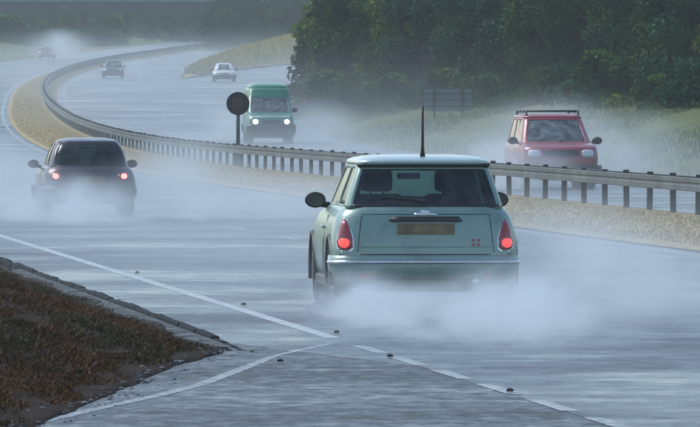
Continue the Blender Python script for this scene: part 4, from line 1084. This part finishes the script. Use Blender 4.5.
SP = "white spray thrown up behind the wheels of the pale green hatchback"
spray_ball(mx + .40, my - 8.5, .00, 1.5, 9.0, .46, .85, 1.8, SP, .066, .38, .66)
spray_ball(mx - .45, my - 5.5, .02, .60, 5.0, .50, 1.2, 2.8, SP, .066, .40, .66)
spray_ball(mx + .85, my - 5.5, .05, .75, 5.0, .54, 1.2, 2.6, SP, .066, .40, .66)
spray_ball(mx + 1.5, my - 1.5, .30, .95, 7.5, .85, .50, 1.5, SP, .066, .38, .70)
spray_ball(mx + 2.2, my - 3.0, .15, 2.2, 12, .75, .17, .8, SP, .066, .36, .70)
kx, ky = ka.location.x, ka.location.y
SK = "white spray swirling round the dark plum car"
spray_ball(kx, ky - 8.0, .05, 1.5, 7.5, .85, .80, 1.2, SK, .085, .34, .68)
spray_ball(kx + 1.6, ky - 2, .5, 1.5, 9, 1.15, .30, .8, SK, .085)
spray_ball(kx - 1.6, ky - 2, .5, 1.4, 9, 1.15, .30, .8, SK, .085)
spray_ball(kx + 3.4, ky - 3, .2, 3.0, 12, .65, .20, .8, SK, .085, .36, .7)
vx, vy = van.location.x, van.location.y
SV = "pale spray trailing beside the green van"
spray_ball(vx + 1.9, vy + 4, .8, 2.2, 12, 1.6, .22, .4, SV, .066)
spray_ball(vx - 1.2, vy + 8, .8, 2.4, 12, 1.5, .2, .4, SV, .066)
rx_, ry_ = suv.location.x, suv.location.y
SR = "pale spray spreading behind the red people carrier"
spray_ball(rx_ + .6, ry_ + 8, .8, 3.2, 12, 1.6, .22, .45, SR, .085)
spray_ball(rx_ - 1.0, ry_ - 1, .35, 2.0, 6, .95, .7, .8, SR, .085)
spray_ball(far.location.x + 1.6, 634, far.location.z + .6, 1.6, 8, 1.2, .2, .4, "pale spray beside the distant dark car", 0)
spray_ball(away.location.x + 1.5, 834, away.location.z + 1.2, 4.5, 18, 2.4, .15, .3, "pale spray behind the small teal grey car", 0)
def ml(d0, d1, o_, half, h, dens, ns, label):
    mist_layer(bx(d0) + o_, d0, bx(d1) + o_, d1, half, h, zr((d0 + d1) / 2) - (0.03 if d0 < 200 else .3), dens, ns, label, pitch=math.atan2(zr(d1) - zr(d0), d1 - d0))
ml(56, 240, -7.6, 6.5, 1.3, .048, .35, "thin white mist over the near carriageway")
ml(150, 330, 6, 7.5, 2.2, .030, .25, "white mist over the oncoming carriageway behind the barrier")
ml(290, 560, 8, 15, 5.5, .013, .10, "pale mist over the oncoming carriageway on the bend")
ml(520, 1000, 0, 26, 4.0, .0065, .08, "pale mist over the far bend")

hz = bmesh.new(); add_box(hz, (-20, 880, 24.0), (760, 1960, 52.0))
m = bpy.data.materials.new("haze_air"); m.use_nodes = True; nt = m.node_tree; nt.nodes.remove(nt.nodes["Principled BSDF"])
v = N(nt, "ShaderNodeVolumePrincipled"); v.inputs["Color"].default_value = (.88, .97, .98, 1); v.inputs["Density"].default_value = 0.00022
nt.links.new(v.outputs[0], nt.nodes["Material Output"].inputs["Volume"])
haze = bm_obj("haze", hz, m); tag(haze, "pale rainy haze filling the air over the road", "haze", kind="stuff")
